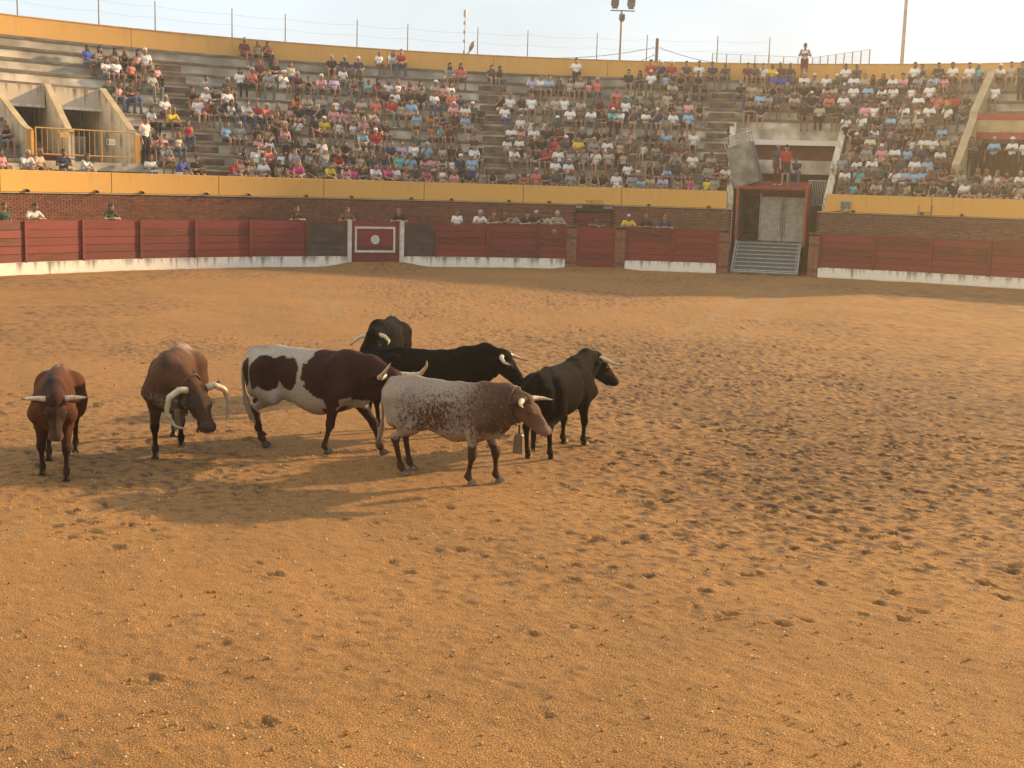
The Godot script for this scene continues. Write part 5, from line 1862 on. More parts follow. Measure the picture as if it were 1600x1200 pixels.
	cattle("black_bull", "black bull standing apart on the right of the herd, turned away with head raised", "bull", {
		"at": Vector2(0.66, -16.95), "heading": Vector2(0.40, -0.92), "S": 0.87, "legs": [[0.06, 0.0], [0.0, 0.0], [0.05, 0.0], [-0.05, 0.0]], "hs": 1.10, "neck": [4.0, 20.0], "head": [36.0, -38.0],
		"coat": jet, "mat": black, "ear_color": jc, "horns": [bull_horn], "tip": 0.90, "tail_color": jc, "tuft_color": vc(Vector3(0.03, 0.018, 0.012)), "nl": 0.56, "hump": 0.055, "bull": true, "wide": 0.92, "bend": 6.0,
		"tail": [Vector3(-1.0, 1.27, 0), Vector3(-1.09, 1.13, 0), Vector3(-1.08, 0.85, 0), Vector3(-1.05, 0.50, 0.0), Vector3(-1.06, 0.22, 0.0)]})
	# speckled ox in front
	var roan := func(p: Vector3, q: Vector3, part_: int) -> Color:
		var red := Vector3(0.10, 0.036, 0.022)
		var pale := Vector3(0.47, 0.36, 0.29)
		var sp := 0.7 * N.get_noise_3d(p.x * 26.0 + p.y * 10.0, p.y * 13.0, p.z * 16.0) + 0.7 * N.get_noise_3d(p.x * 62.0 + p.y * 20.0, p.y * 34.0, p.z * 40.0)
		if part_ == 1:
			var c := Vector3(0.19, 0.092, 0.054) * (1.0 + 0.25 * sp)
			c = c.lerp(Vector3(0.25, 0.135, 0.09), smoothstep(0.2, 0.4, q.x) * 0.6)
			return vc(muzzle.call(c, q, Vector3(0.30, 0.165, 0.13)))
		var dens := 0.10
		dens += 0.40 * exp(-pow((p.x + 0.25) / 0.42, 2.0) - pow((p.y - 0.84) / 0.20, 2.0))
		dens += 0.30 * exp(-pow((p.x + 0.05) / 0.3, 2.0) - pow((p.y - 1.02) / 0.25, 2.0))
		dens += 0.30 * smoothstep(0.05, 0.62, p.x) * smoothstep(0.62, 0.85, p.y)
		dens += 0.30 * smoothstep(0.3, 0.6, p.x)
		dens -= 0.5 * smoothstep(0.45, 0.6, p.x) * smoothstep(0.78, 0.66, p.y) * smoothstep(0.40, 0.55, p.y)
		dens += 1.1 * smoothstep(0.60, 0.42, p.y)
		dens -= 0.15 * smoothstep(1.15, 1.3, p.y) * smoothstep(0.2, -0.2, p.x)
		dens -= 0.15 * smoothstep(-0.6, -0.8, p.x)
		var t := smoothstep(0.16, -0.16, sp * 0.75 + 0.42 - dens)
		var c := pale.lerp(red, t)
		c = c.lerp(Vector3(0.165, 0.086, 0.055), smoothstep(-0.05, 0.6, p.x) * smoothstep(0.65, 0.95, p.y) * 0.66)
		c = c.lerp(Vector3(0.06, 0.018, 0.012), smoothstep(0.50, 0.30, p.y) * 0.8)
		return vc(c)
	cattle("speckled_ox", "pinkish roan speckled ox with a brown head and a bell, nearest of the herd", "ox", {
		"at": Vector2(-0.68, -15.02), "heading": Vector2(1.0, 0.48), "S": 0.885, "wide": 0.90, "cell": 0.0125, "nl": 0.54, "legs": [[-0.13, 0.0], [0.12, 0.0], [0.12, 0.0], [0.06, 0.0]],
		"neck": [6.0, 6.0], "head": [4.0, -38.0], "coat": roan, "mat": coat, "ear_color": vc(Vector3(0.10, 0.04, 0.025)), "ear": -0.15,
		"horns": [[Vector3(0.0, 0.055, 0.085), Vector3(0.03, 0.075, 0.20), Vector3(0.08, 0.10, 0.31), Vector3(0.17, 0.14, 0.40)]], "tip": 1.1,
		"bell": Vector3(0.98, 0.74, 0.0), "tail_color": vc(Vector3(0.42, 0.31, 0.25)), "tuft_color": vc(Vector3(0.40, 0.31, 0.24)), "hoof": M.pale_hoof,
		"tail": [Vector3(-1.0, 1.27, 0), Vector3(-1.10, 1.13, 0.0), Vector3(-1.12, 0.85, 0.0), Vector3(-1.14, 0.58, -0.02), Vector3(-1.24, 0.36, -0.06)]})


const CROWD := [                  # one string per bench, lowest first: place along the bench in degrees, shirt colour, kind (m man, f woman, c child, h man with a cap)
		"-55.2pf -53.3wm -52.3tm -50.2nm -48.7wf -43.1wm -40.7bm -39.2km -36.3rf -35.5pm -34.6tf -33.5wm -32.2tf -30.6im -29.2kf -27.9ym -26.4pf -25.6ic -24.8kc -22.8im -21.1pf -19.2if -17.7wf -16.6pc -14.3gf -13.2kf -11.6gm -10.4cf -9.3cm -7.5xm -6.2gm -5.1kf -4.1kf -3.3kf -2.1wm -0.7gm 1.0tm 2.1vm 3.4tf 4.4if 5.9yc 6.6gm 17.6uf 18.5qc 20.5tm 21.6gf 23.0tf 24.0em 25.2kf 26.1gf 26.9km 27.7wm 28.6xm 29.5xm 30.4xf 31.2xm 32.0tm",
		"-41.3gm -34.9kf -33.6wm -32.5cm -30.4vm -27.7gh -26.6rf -24.6tf -22.8nm -21.2qm -20.2sm -19.0pf -17.4tf -15.8nh -14.8sh -7.4wm -6.3wm -1.0wf -0.0wf 0.8kf 1.6xf 2.4sc 4.1um 6.1gm 6.8mm 7.6wm 17.7wm 18.8qm 19.6xm 20.4em 21.8wm 22.6sm 23.4sm 24.1sm 24.9um 25.7tf 26.4xf 27.2gm 28.4kf 29.2wf 30.0wf 30.8pf 31.8wm",
		"-53.1kf -41.5pf -40.7pc -39.6lf -32.9pf -32.0wf -30.6kf -29.7kf -28.4km -27.6wm -26.5tf -25.6kf -24.6tf -23.7tf -21.7nm -20.7vm -19.6wm -18.5sm -17.1tf -16.3kf -15.6kf -14.4wm -11.0wm -9.8tf -8.9km -8.1rm -7.0wm -4.8gm -3.7wm -2.6tm -1.3tf 2.0xf 3.2gm 4.7wm 6.3gm 17.3gm 18.7wm 19.8wm 20.9uf 22.1xm 23.2wm 24.2sm 25.3xm 26.1mm",
		"-41.7cm -38.2rf -35.1sm -34.0gm -32.6kf -31.7tf -30.3pf -23.8sm -22.6rh -19.1xm -14.2mm -11.3wf -10.2wf -9.2kf -8.3km -7.1rm -6.2xm -5.1ym -3.8gm -2.6wm -1.5tf -0.4uf 0.5wf 2.6mm 3.8um 17.8tf 19.2gm 20.4ph 21.4wm 22.4sm 25.0wm",
		"-40.6wf -39.1ym -30.6um -29.9tf -27.6kf -26.6yh -25.4wf -24.2wc -22.4mm -21.5km -17.6of -16.8qc -16.0mf -10.7wm -9.9pf -8.8wm -7.7km -6.7mm -5.7km -4.8km -3.5kf -2.5km -0.5tm 0.8kf 1.6xm 2.5sm 3.8km 4.8wm 18.2kh 19.3lm 20.3pf 21.5kf 22.6wf 23.5wm 24.2wm 25.2tm 26.2um",
		"-39.1wm -36.4wm -35.7rc -35.0xm -32.7wm -31.9rm -31.2cm -30.0uf -29.0pf -28.3km -25.4pm -24.6pf -23.7tf -22.4tm -18.5sf -17.4of -16.3kf -15.3mf -14.5sm -9.7wm -8.9wf -7.8wf -6.8xh 17.8km 18.8kf 19.5wf 20.7pf 21.7km 22.5uf 23.8um 24.8sm",
		"-43.8wf -42.8em -42.1pf -41.1km -36.6km -35.4wm -33.7wm -28.3of -27.3tm -26.1gm -24.9wf -22.8tm -21.6cm -20.3rm -18.7sm -15.2pm -14.2wf -13.6xm -12.9kc -10.9wm -5.4wm -4.6um -3.6wm -2.0qh -1.2wm 0.9wm 1.8nm 3.1wm 4.4sm 9.1zm 11.5km 12.8mm 13.8km 15.0um 15.7pm 16.4im 17.1wf 18.4wm 20.6sm 21.7gm 23.7xm",
		"-39.1gm -34.9gm -33.3km -20.7kf -19.8wm -18.6km -16.6wm -15.1cm -14.4nc -11.1km -10.3wm -9.3kf -8.5wm -7.4tc -6.5tm -5.8wm -2.9mf -1.7rm 0.2tf 1.0xm 3.0kf 4.4pm 5.3kf 9.4km 10.3km 13.7km 16.2kf 17.2xm 18.5pm 19.2wm 19.9kf 20.6uf 22.5tf 23.4wm 26.1xm",
		"-41.9wf -41.2wm -40.1cf -38.2pc -31.8wf -30.9cm -29.6gm -28.5wm -27.4mm -25.5ph -24.4vm -21.7qc -21.1rf -20.1wf -19.3wf -18.3pf -17.5tf -16.3tm -15.6pf -15.0wf -1.4cm -0.6qf 0.5gf 1.4xf 4.1kf 10.2sm 10.9gm 11.6xm 14.2km 15.6cm 16.7wm 18.0xf 18.7uf 21.3xm 22.4wm 23.8cm 24.5of 25.1rm 26.0kf",
		"-42.8bf -41.9tf -40.9tf -40.2kf -39.2pf -38.6wm -30.0mm -28.7km -27.5tf -23.4wf -22.1ef -8.2vm -7.5wm -6.8sm -6.0xf -5.1tf -4.3tm -3.6pf -2.9cm 3.1tm 5.0kf 5.8km 8.7km 10.3km 11.1kf 13.5km 14.6kf 15.3pf 15.9tm 17.4wm 18.5sm 19.7wf 20.4wf 23.1wm 23.8xf 24.9xm 27.8wf",
		"-24.0km -23.0nm -21.9nm -14.8gf -13.8cf -11.3xf -10.7kf -0.3km 0.6nf 1.5wm 3.9km 5.2km 11.3bm 11.9bm 12.7xm 14.3th 15.2wm 16.1em 17.3wm 18.1tm 18.8kf 19.5kf 20.3wm 21.1pm 22.2gm 23.3sm 23.9pf",
		"-30.4mm -29.4tf -28.7mf -20.0wc -19.1wf -18.3rm -4.4wm 1.5rm 2.3nm 3.1rm 4.3xm 5.3wm 6.4nm 7.5xm 9.1mm 9.7xm 10.3wm 11.0ym 11.6mm 12.3xm 16.6wm 17.5xm 21.7wm 22.3km 24.5wm 25.7wm 26.3qm 27.8wm 29.3em",
]
const AT_BARRIER := "-58.7em7 -56.4wm8 -49.8ef8 -33.0km8 -28.1um8 -23.2km8 -17.6wm7 -15.6wm8 -14.3um8 -13.2mm8 -12.5gm8 -11.1km8 -10.3km8 -9.4tm8 -8.3gm8 -4.5xm9 -1.5yh8 0.2km8 2.0nm8"
const HUES := {
	"w": ["white", 0.78, 0.76, 0.74], "k": ["black", 0.016, 0.016, 0.018], "n": ["navy blue", 0.02, 0.035, 0.10], "b": ["bright blue", 0.035, 0.09, 0.42], "s": ["light blue", 0.26, 0.46, 0.66],
	"g": ["grey", 0.30, 0.31, 0.31], "r": ["red", 0.46, 0.022, 0.026], "p": ["pink", 0.72, 0.33, 0.36], "m": ["maroon", 0.13, 0.022, 0.030], "o": ["orange", 0.66, 0.20, 0.03],
	"y": ["yellow", 0.75, 0.56, 0.03], "t": ["beige", 0.46, 0.37, 0.27], "e": ["dark green", 0.045, 0.09, 0.05], "q": ["turquoise", 0.12, 0.46, 0.44], "v": ["lilac", 0.48, 0.42, 0.60],
	"u": ["brown", 0.16, 0.095, 0.06], "c": ["coral", 0.66, 0.16, 0.13], "x": ["charcoal", 0.065, 0.068, 0.072], "l": ["cream", 0.74, 0.66, 0.48], "i": ["magenta", 0.62, 0.07, 0.24], "z": ["fluorescent orange and yellow", 0.85, 0.36, 0.10]}
const LEGS := [["dark shorts", 0.03, 0.03, 0.035], ["blue jeans", 0.06, 0.10, 0.18], ["khaki shorts", 0.30, 0.24, 0.16], ["black trousers", 0.015, 0.015, 0.017], ["white shorts", 0.66, 0.64, 0.60], ["denim shorts", 0.12, 0.19, 0.30], ["maroon shorts", 0.14, 0.03, 0.03], ["grey trousers", 0.16, 0.16, 0.16]]
var protos := []


func figure(kind: int) -> Dictionary:
	# joints of a figure; the seat (or the sole, when standing) is the origin, z points forwards
	var y0 := 0.0
	var lean := [0.02, 0.0, 0.17, 0.06, 0.08, -0.01, 0.0, 0.0, 0.16, 0.20][kind] as float
	if kind >= 6: y0 = 0.83
	var tip := lean * 0.45
	var sh := Vector3(0.165, y0 + 0.51 - lean * 0.25, lean - 0.02)
	var P := {"hip": Vector3(0.085, y0 + 0.09, 0.02), "sh": sh, "lean": lean, "y0": y0, "head": Vector3(0, y0 + 0.70 - lean * 0.35, lean + tip * 0.8 + 0.015)}
	var el := [[Vector3(0.25, 0.29, 0.02), Vector3(0.25, 0.29, 0.02)], [Vector3(0.25, 0.30, 0.06), Vector3(0.25, 0.30, 0.06)], [Vector3(0.21, 0.24, 0.34), Vector3(0.21, 0.24, 0.34)], [Vector3(0.22, 0.28, 0.12), Vector3(0.24, 0.30, 0.10)],
		[Vector3(0.25, 0.28, 0.12), Vector3(0.25, 0.28, 0.12)], [Vector3(0.23, 0.26, -0.06), Vector3(0.23, 0.26, -0.06)], [Vector3(0.26, 0.28, 0.05), Vector3(0.26, 0.28, 0.05)], [Vector3(0.23, 0.24, -0.03), Vector3(0.23, 0.24, -0.03)],
		[Vector3(0.31, 0.27, 0.28), Vector3(0.31, 0.27, 0.28)], [Vector3(0.33, 0.43, 0.33), Vector3(0.33, 0.43, 0.33)]][kind] as Array
	var ha := [[Vector3(0.13, 0.19, 0.28), Vector3(0.14, 0.19, 0.30)], [Vector3(-0.08, 0.34, 0.17), Vector3(-0.10, 0.29, 0.20)], [Vector3(0.03, 0.17, 0.50), Vector3(0.03, 0.19, 0.50)], [Vector3(0.05, 0.52, 0.20), Vector3(0.12, 0.20, 0.30)],
		[Vector3(0.02, 0.15, 0.34), Vector3(0.03, 0.13, 0.35)], [Vector3(0.20, 0.06, 0.04), Vector3(0.20, 0.06, 0.05)], [Vector3(-0.08, 0.36, 0.17), Vector3(-0.10, 0.31, 0.20)], [Vector3(0.22, 0.01, 0.05), Vector3(0.22, 0.01, 0.05)],
		[Vector3(0.06, 0.30, 0.36), Vector3(0.10, 0.30, 0.34)], [Vector3(0.10, 0.43, 0.42), Vector3(0.14, 0.40, 0.44)]][kind] as Array
	P.el = []
	P.ha = []
	for k in 2:
		var s := -1.0 if k == 0 else 1.0
		P.el.append(Vector3(el[k].x * s, y0 + el[k].y, el[k].z))
		P.ha.append(Vector3(ha[k].x * s, y0 + ha[k].y, ha[k].z))
	P.kn = []
	P.an = []
	for k in 2:
		var s := -1.0 if k == 0 else 1.0
		if kind >= 6:
			P.kn.append(Vector3(s * 0.10, 0.49, 0.03)); P.an.append(Vector3(s * 0.11, 0.08, -0.02))
		else:
			var w := [0.13, 0.12, 0.19, 0.08, 0.20, 0.12][kind] as float
			P.kn.append(Vector3(s * w, 0.115, 0.42))
			P.an.append(Vector3(s * w * 0.95 + (0.05 if kind == 3 else 0.0), -0.40, 0.40 + 0.06 * s * (1 if kind % 2 else -1)))
	return P


func proto(kind: int) -> Dictionary:
	var P := figure(kind)
	var out := {}
	var y0: float = P.y0
	var ln: float = P.lean
	var hd: Vector3 = P.head
	var torso := func(B: Array, g: float) -> void:
		B.append([Vector3(-0.065, y0 + 0.10, 0), Vector3(0.065, y0 + 0.10, 0), 0.095 + g, 0.095 + g, 1.0])
		B.append([Vector3(-0.05, y0 + 0.24, ln * 0.35 - 0.01), Vector3(0.05, y0 + 0.24, ln * 0.35 - 0.01), 0.088 + g, 0.088 + g, 1.0])
		B.append([Vector3(-0.065, y0 + 0.40 - ln * 0.15, ln * 0.75 - 0.01), Vector3(0.065, y0 + 0.40 - ln * 0.15, ln * 0.75 - 0.01), 0.095 + g, 0.095 + g, 1.0])
		B.append([Vector3(-0.14, P.sh.y - 0.01, P.sh.z), Vector3(0.14, P.sh.y - 0.01, P.sh.z), 0.048 + g, 0.048 + g, 1.0])
	var B := []
	torso.call(B, 0.0)
	B.append([Vector3(0, P.sh.y, P.sh.z), hd + Vector3(0, -0.06, -0.015), 0.052, 0.048, 1.0])
	for k in 2:
		var s := -1.0 if k == 0 else 1.0
		var sh := Vector3(P.sh.x * s, P.sh.y, P.sh.z)
		B.append([sh, P.el[k], 0.043, 0.034, 1.0])
		B.append([P.el[k], P.ha[k], 0.034, 0.023, 1.0])
		var hdir: Vector3 = (P.ha[k] - P.el[k]).normalized()
		B.append([P.ha[k], P.ha[k] + hdir * 0.07, 0.026, 0.030, 1.0])
		var side := hdir.cross(Vector3.UP).normalized()
		for f in 4:
			var r: Vector3 = P.ha[k] + hdir * 0.08 + side * (f - 1.5) * 0.021
			B.append([r, r + hdir * (0.05 + 0.012 * (1 if f in [1, 2] else 0)) + Vector3.DOWN * 0.035, 0.010, 0.008, 1.0])
		B.append([P.ha[k] + hdir * 0.03, P.ha[k] + hdir * 0.075 - side * s * 0.05, 0.012, 0.009, 1.0])
		var hp := Vector3(P.hip.x * s, P.hip.y, P.hip.z)
		B.append([hp, P.kn[k], 0.072, 0.050, 1.0])
		B.append([P.kn[k], P.an[k], 0.050, 0.032, 1.0])
		B.append([P.an[k] + Vector3(0, -0.045, -0.03), P.an[k] + Vector3(0, -0.055, 0.13), 0.032, 0.026, 1.0])
	# head
	B.append([hd + Vector3(0, 0.035, -0.025), hd + Vector3(0, 0.03, 0.015), 0.078, 0.074, 1.0])
	B.append([hd + Vector3(0, -0.02, 0.03), hd + Vector3(0, -0.065, 0.045), 0.058, 0.040, 1.0])
	B.append([hd + Vector3(0, 0.01, 0.085), hd + Vector3(0, -0.02, 0.098), 0.009, 0.013, 1.0])
	for s in [-1.0, 1.0]:
		B.append([hd + Vector3(s * 0.078, 0.01, -0.01), hd + Vector3(s * 0.076, -0.03, -0.01), 0.014, 0.010, 1.0])
	var m := MB.new()
	nets(m, B, 0.021, 62.0, func(p: Vector3) -> Color:
		var q := p - hd
		if q.z > 0.05:
			if absf(absf(q.x) - 0.032) < 0.018 and absf(q.y - 0.012) < 0.012: return Color(0.25, 0.2, 0.2)
			if absf(q.x) < 0.026 and absf(q.y + 0.052) < 0.010: return Color(0.75, 0.5, 0.5)
		return Color.WHITE)
	out.skin = m
	for sleeve in 2:
		B = []
		torso.call(B, 0.014)
		if sleeve:
			for k in 2:
				var s := -1.0 if k == 0 else 1.0
				var sh := Vector3(P.sh.x * s, P.sh.y, P.sh.z)
				B.append([sh, sh.lerp(P.el[k], 0.62), 0.055, 0.054, 1.0])
		else:
			B[3][2] = 0.044; B[3][3] = 0.044
			B[3][0].x = -0.09; B[3][1].x = 0.09
		m = MB.new()
		nets(m, B, 0.022, 62.0, func(_p: Vector3) -> Color: return Color.WHITE)
		out["tee" if sleeve else "tank"] = m
	for long in 2:
		B = []
		B.append([Vector3(-0.07, y0 + 0.09, 0), Vector3(0.07, y0 + 0.09, 0), 0.108, 0.108, 1.0])
		for k in 2:
			var s := -1.0 if k == 0 else 1.0
			var hp := Vector3(P.hip.x * s, P.hip.y, P.hip.z)
			if long:
				B.append([hp, P.kn[k], 0.084, 0.066, 1.0])
				B.append([P.kn[k], P.an[k], 0.066, 0.054, 1.0])
			else:
				B.append([hp, hp.lerp(P.kn[k], 0.78), 0.086, 0.080, 1.0])
		m = MB.new()
		nets(m, B, 0.023, 62.0, func(_p: Vector3) -> Color: return Color.WHITE)
		out["trousers" if long else "shorts"] = m
	for kind_ in 3:
		B = []
		B.append([hd + Vector3(0, 0.058, -0.035), hd + Vector3(0, 0.072, 0.022), 0.088, 0.076, 1.0])
		B.append([hd + Vector3(0, 0.0, -0.055), hd + Vector3(0, -0.03, -0.05), 0.062, 0.045, 1.0])
		if kind_ == 1:
			for s in [-1.0, 1.0]:
				B.append([hd + Vector3(s * 0.066, 0.02, -0.01), hd + Vector3(s * 0.082, -0.10, -0.01), 0.028, 0.026, 1.0])
				B.append([hd + Vector3(s * 0.082, -0.10, -0.01), hd + Vector3(s * 0.085, -0.22, 0.02), 0.030, 0.016, 1.0])
			B.append([hd + Vector3(0, -0.03, -0.06), hd + Vector3(0, -0.24, -0.085), 0.062, 0.050, 1.2])
		m = MB.new()
		if kind_ < 2:
			nets(m, B, 0.021, 70.0, func(_p: Vector3) -> Color: return Color.WHITE)
		else:
			nets(m, [[hd + Vector3(0, 0.060, -0.03), hd + Vector3(0, 0.066, 0.012), 0.085, 0.078, 1.0], [hd + Vector3(-0.035, 0.052, 0.10), hd + Vector3(0.035, 0.052, 0.10), 0.030, 0.030, 1.0], [hd + Vector3(0, 0.050, 0.12), hd + Vector3(0, 0.046, 0.145), 0.028, 0.022, 1.0]], 0.020, 70.0, func(_p: Vector3) -> Color: return Color.WHITE)
		out[["hair", "long_hair", "cap"][kind_]] = m
	m = MB.new()
	for s in [-1.0, 1.0]:
		m.ball(hd + Vector3(s * 0.035, 0.012, 0.082), Vector3(0.026, 0.018, 0.014), 8, 5)
		m.box(Transform3D(Basis(), hd + Vector3(s * 0.072, 0.016, 0.04)), Vector3(0.006, 0.008, 0.09))
	m.box(Transform3D(Basis(), hd + Vector3(0, 0.016, 0.094)), Vector3(0.03, 0.008, 0.008))
	out.sunglasses = m
	for k in 2:
		m = MB.new()
		m.ball(P.an[k] + Vector3(0, -0.045, -0.02), Vector3(0.046, 0.04, 0.06), 8, 6)
		m.ball(P.an[k] + Vector3(0, -0.052, 0.075), Vector3(0.046, 0.034, 0.095), 8, 6)
		out["shoe%d" % k] = m
	var ms := {}
	for key in out:
		ms[key] = out[key].mesh()
	out.mesh = ms
	out.P = P
	return out


func wear(code: String, kind: String, pose: int) -> Dictionary:      # what somebody wears
	var woman := kind == "f"
	var d := {"pose": pose, "hue": code, "kind": kind}
	d.skin = rng.randi() % 4
	d.hair = rng.randi() % (4 if kind != "m" else 5)
	d.legs = [0, 1, 2, 3, 4, 5, 6, 7, 0, 5][rng.randi() % 10]
	d.long = d.legs in [1, 3, 7]
	d.top = "tank" if (woman and rng.randf() < 0.5) or (code == "k" and rng.randf() < 0.2) else "tee"
	d.head = "long_hair" if woman else ("cap" if kind == "h" else "hair")
	if kind == "m" and rng.randf() < 0.10:
		d.head = "cap"
		d.cap = "wknrtx"[rng.randi() % 6]
	d.glasses = rng.randf() < 0.22
	d.shoe = rng.randi() % 3
	d.size = 0.84 if kind == "c" else (rng.randf_range(0.97, 1.05) if woman else rng.randf_range(1.02, 1.12))
	return d


func person(called: String, label: String, d: Dictionary, at: Vector3, turn: float, group: String) -> Node3D:
	var o := thing(called, label, "person", at, turn, group)
	var pr: Dictionary = protos[d.pose]
	var z: float = d.size
	var t := Transform3D(Basis().scaled(Vector3(z * (0.90 if d.kind == "f" else 1.0), z, z)), Vector3.ZERO)
	part(o, "body", pr.mesh.skin, M.skins[d.skin], t)
	part(o, "shirt", pr.mesh[d.top], M.cloth[d.hue], t)
	part(o, "trousers" if d.long else "shorts", pr.mesh["trousers" if d.long else "shorts"], M.legcloth[d.legs], t)
	part(o, d.head, pr.mesh[d.head], M.cloth[d.get("cap", "w")] if d.head == "cap" else M.hairs[d.hair], t)
	for k in 2:
		part(o, "shoe", pr.mesh["shoe%d" % k], M.shoes[d.shoe], t)
	if d.glasses: part(o, "sunglasses", pr.mesh.sunglasses, M.eye, t)
	return o


func wearer(d: Dictionary) -> String:
	var who: String = {"m": "man", "f": "woman", "c": "child", "h": "man"}[d.kind]
	var top: String = "top" if d.kind == "f" else ("T-shirt" if d.top == "tee" else "vest")
	return "%s in %s %s" % [who, HUES[d.hue][0], top] + (" and cap" if d.head == "cap" else "")


func people() -> void:
	M.skins = []
	for c in [[0.33, 0.175, 0.115], [0.27, 0.135, 0.082], [0.38, 0.22, 0.15], [0.21, 0.105, 0.063]]:
		M.skins.append(mat(lin(c[0], c[1], c[2]), 0.6))
	M.hairs = []
	for c in [[0.012, 0.009, 0.007], [0.03, 0.018, 0.010], [0.07, 0.04, 0.02], [0.20, 0.12, 0.055], [0.34, 0.32, 0.30]]:
		M.hairs.append(mat(lin(c[0], c[1], c[2]), 0.55))
	M.cloth = {}
	for key in HUES:
		var c: Array = HUES[key]
		M.cloth[key] = grain(mat(lin(c[1], c[2], c[3]), 0.9), M.cloth_noise, null, 1.6)
	M.legcloth = []
	for c in LEGS:
		M.legcloth.append(mat(lin(c[1], c[2], c[3]), 0.9))
	M.shoes = [mat(lin(0.65, 0.64, 0.62), 0.7), mat(lin(0.04, 0.035, 0.03), 0.7), mat(lin(0.25, 0.14, 0.08), 0.7)]
	for k in 10:
		protos.append(proto(k))
	var ordinal := ["front", "second", "third", "fourth", "fifth", "sixth", "seventh"]
	var far := MB.new()
	var entries := []
	for k in ROWS:
		var spots_ := []
		var gap := rad_to_deg(1.0 / rf(k))
		for w in CROWD[k].split(" "):
			var a: float = w.substr(0, w.length() - 2).to_float()
			# close neighbours in the thick of the crowd
			if spots_.size() and a - spots_[-1][0] > gap * 0.80 and a - spots_[-1][0] < gap * 1.75 and a > -36.0 and not (a > -14.2 and a < -9.8) and not (a > 4.6 and a < 8.6) and rng.randf() < 0.75:
				spots_.append([(a + spots_[-1][0]) / 2, "wkgwxtknsup"[rng.randi() % 11] + "mmffc"[rng.randi() % 5]])
			spots_.append([a, w])
		for sp in spots_:
			var a: float = sp[0]
			var w: String = sp[1]
			if k >= 1 and k <= 6 and a > -51.9 and a < -43.0: continue
			if k <= 6 and a > 7.75 and a < 17.1: continue
			if k >= 3 and k <= 6 and a > 26.6: continue
			if k < 3 and a > 40.0: continue
			var pose: int = [0, 1, 2, 3, 4, 5, 0, 2, 4][rng.randi() % 9]
			if k == 0 and rng.randf() < 0.35: pose = 2
			var d := wear(w[w.length() - 2], w[w.length() - 1], pose)
			var f := frame(rf(k) + 0.20, a, seat(k) + 0.005)
			var turn := -deg_to_rad(a) + rng.randf_range(-0.35, 0.35) - 0.15 * signf(a + 10.0) * minf(1.0, absf(a + 10.0) / 30.0)
			if k <= 5:
				var block := "left of the tunnel entrance" if a < -48.0 else ("between tunnel entrance and first stair" if a < -37.3 else ("between first and second stairs" if a < -12.0 else ("between second stair and trailer" if a < 8.0 else "right of the trailer")))
				entries.append([d, f.origin, turn, "%s, %s row, %s" % [wearer(d), ordinal[k], block]])
			else:
				var pr: Dictionary = protos[pose]
				var t := Transform3D(Basis(Vector3.UP, turn).scaled(Vector3.ONE * d.size), f.origin)
				var sk: Color = M.skins[d.skin].albedo_color.srgb_to_linear()
				far.put(pr.skin, t, sk)
				var c: Array = HUES[d.hue]
				far.put(pr[d.top], t, Color(c[1], c[2], c[3]))
				var l: Array = LEGS[d.legs]
				far.put(pr["trousers" if d.long else "shorts"], t, Color(l[1], l[2], l[3]))
				far.put(pr[d.head], t, Color(0.6, 0.6, 0.58) if d.head == "cap" else M.hairs[d.hair].albedo_color.srgb_to_linear())
				for n in 2:
					far.put(pr["shoe%d" % n], t, M.shoes[d.shoe].albedo_color.srgb_to_linear())
	# labels: those that would read alike are counted off from the left
	var same := {}
	for e in entries:
		same[e[3]] = same.get(e[3], 0) + 1
	var used := {}
	var nth := ["leftmost", "second from left", "third from left", "fourth from left", "fifth from left", "sixth from left", "seventh from left", "eighth from left", "ninth from left", "tenth from left", "eleventh from left", "twelfth from left"]
	for e in entries:
		var lb: String = e[3]
		if same[e[3]] > 1:
			var n: int = used.get(e[3], 0)
			used[e[3]] = n + 1
			lb = ("rightmost such " if n == same[e[3]] - 1 and n > 0 else nth[n] + " such ") + lb
		person("person", lb, e[0], e[1], e[2], "spectators seated in the stand")
	var fo := part(self, "upper_row_spectators", far.mesh(pol(34, -10, 7)), M.stone, Transform3D(Basis(), pol(34, -10, 7)))
	tag(fo, "spectators in summer clothes on the upper six rows of the stand", "spectators", "", "stuff")
	# people on the step behind the barrier
	var shirts := {}
	var bl := AT_BARRIER.split(" ")
	var spots := ["far left", "beside the far left post", "alone on the left stretch", "left of the grey panel", "at the left white gate post", "at the right white gate post", "first right of the gate", "", "", "", "", "", "", "", "", "peering over the plain red door", "right of the plain red door", "middle of the short stretch", "rightmost on the short stretch"]
	for k in bl.size():
		var w: String = bl[k]
		var pose := w[w.length() - 1].to_int()
		var d := wear(w[w.length() - 3], w[w.length() - 2], pose)
		d.glasses = k in [15]
		d.size = 1.10 if pose == 8 else 1.06
		if pose == 7: d.size = 1.05
		d.top = "tee"
		var a := w.substr(0, w.length() - 3).to_float()
		var drop: float = (1.885 - (0.83 + 0.30 - 0.026) * d.size) if pose == 8 else ((1.875 - (0.83 + 0.43 - 0.026) * d.size) if pose == 9 else 0.70)
		if k in [12, 14, 9]: drop += 0.05
		if k == 7 or k == 14: d.hair = 4
		if k == 16: d.cap = "v"
		var f := frame(RB + 0.42, a, drop)
		var where: String = spots[k] if spots[k] else "%s right of the gate" % ["second", "third", "fourth", "fifth", "sixth", "seventh", "eighth", "last"][k - 7]
		person("person", "%s %s the barrier, %s" % [wearer(d), "standing behind" if pose == 7 else "leaning on", where], d, f.origin, -deg_to_rad(a) + rng.randf_range(-0.2, 0.2), "people standing behind the barrier")
	var hat := MB.new()
	hat.tube([Vector3(0, 0, 0), Vector3(0, 0.0, 0.015)], [0.125, 0.12], 18)
	hat.ball(Vector3(0, 0, 0.02), Vector3(0.07, 0.08, 0.07), 12, 7)
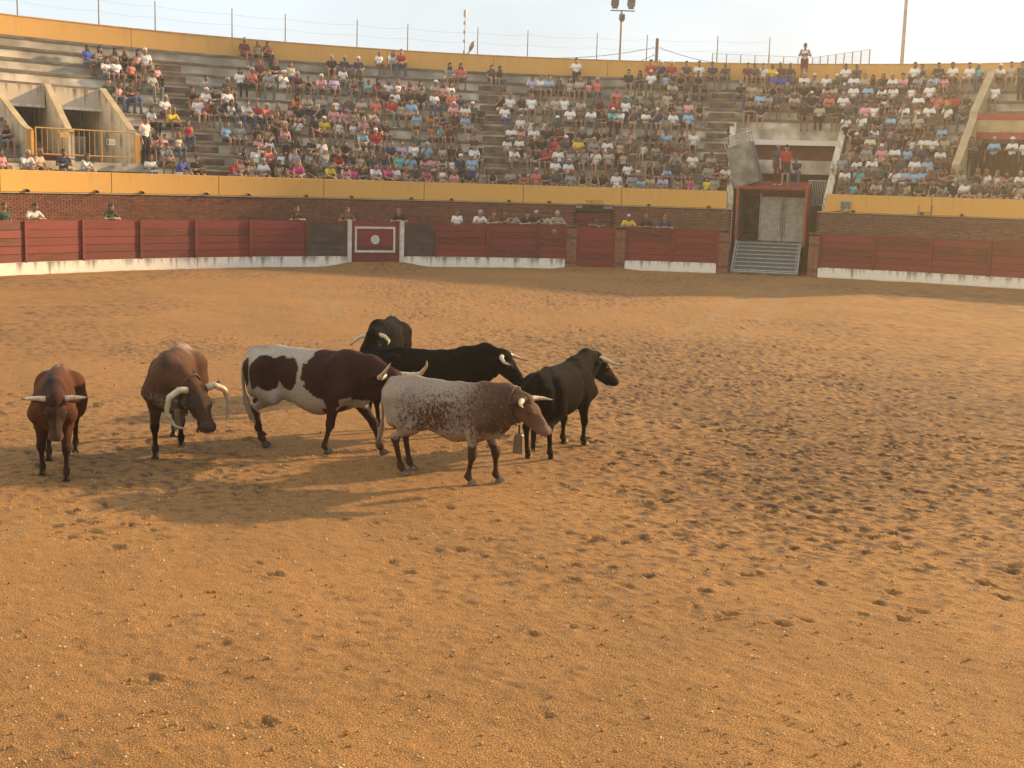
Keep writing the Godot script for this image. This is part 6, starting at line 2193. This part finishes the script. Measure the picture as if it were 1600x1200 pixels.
	var hf := frame(RB - 0.06, -8.55, 1.60)
	var ho := part(self, "straw_hat", hat.mesh(), mat(lin(0.24, 0.16, 0.11), 0.9), Transform3D(hf.basis, hf.origin))
	tag(ho, "straw hat held over the barrier by the grey-haired man right of the gate", "hat")
	# standing people
	var st := [
		["man in white vest and red shorts standing with folded arms on the top bench", "w", "h", 6, frame(36.3, 13.42, seat(11) + 0.005), 6, false, 0.1],
		["man in white T-shirt and dark trousers standing beside the left tunnel entrance", "w", "m", 7, frame(30.05, -42.85, seat(1) + 0.005), 3, true, 0.3],
		["man in charcoal T-shirt standing at the left end of the box of honour", "x", "m", 6, frame(31.75, 27.25, 4.455), 3, true, 0.0],
		["man in black T-shirt standing second from left in the box of honour", "k", "m", 7, frame(32.5, 27.7, 4.455), 3, true, 0.2],
		["man in light blue shirt standing with folded arms in the box of honour", "s", "m", 6, frame(31.9, 28.95, 4.455), 3, true, -0.1],
		["man in white shirt and white cap standing in the box of honour", "w", "h", 3, frame(31.8, 30.35, 4.455 + 0.0), 3, true, -0.4],
		["man in white T-shirt standing in the back of the box of honour", "w", "m", 7, frame(32.9, 31.0, 4.455), 0, false, 0.2],
		["man in charcoal T-shirt standing at the right of the box of honour", "x", "m", 7, frame(32.1, 31.7, 4.455), 3, true, -0.8],
		["man in dark green shirt standing at the right edge above the box of honour", "e", "m", 7, frame(35.5, 29.6, seat(9) + 0.005), 3, true, -0.3],
	]
	for e in st:
		var pose: int = e[3] if e[3] >= 6 else 6
		var d := wear(e[1], e[2], pose)
		d.legs = e[5]
		d.long = e[6]
		d.top = "tank" if e[4].origin.y > 9.0 else "tee"
		d.size = 1.09
		d.cap = "x" if e[4].origin.y > 9.0 else "w"
		person("person", e[0], d, e[4].origin, atan2(e[4].basis.z.x, e[4].basis.z.z) + e[7], "people standing in the stand")
	# three men on the trailer roof
	var tb := Transform3D(Basis(Vector3.UP, -deg_to_rad(15.0)), Vector3(10.8, 0, -55.9))
	var roof := func(x: float, z: float) -> Vector3:
		var fl := Transform3D(Basis(Vector3.RIGHT, deg_to_rad(3.6)), Vector3(0.06, 1.28, -1.62))
		return tb * (fl * Vector3(x, 2.45 + 0.075, z))
	var d1 := wear("x", "m", 7)
	d1.legs = 6; d1.long = true; d1.top = "tee"; d1.size = 1.1
	person("person", "man in charcoal T-shirt and maroon trousers standing on the trailer roof", d1, roof.call(0.10, -1.25), 0.25, "men on the trailer roof")
	var d2 := wear("r", "h", 7)
	d2.legs = 0; d2.long = false; d2.top = "tee"; d2.size = 1.1; d2.cap = "k"
	person("person", "man in red polo shirt and black shorts standing at the front of the trailer roof", d2, roof.call(0.50, -0.55), -0.1, "men on the trailer roof")
	var d3 := wear("n", "m", 2)
	d3.legs = 1; d3.long = true; d3.top = "tee"; d3.hair = 1
	person("person", "man in navy T-shirt and jeans crouching on the trailer roof beside the man in red", d3, roof.call(0.98, -1.0) + Vector3(0, 0.44, 0), -0.5, "men on the trailer roof")
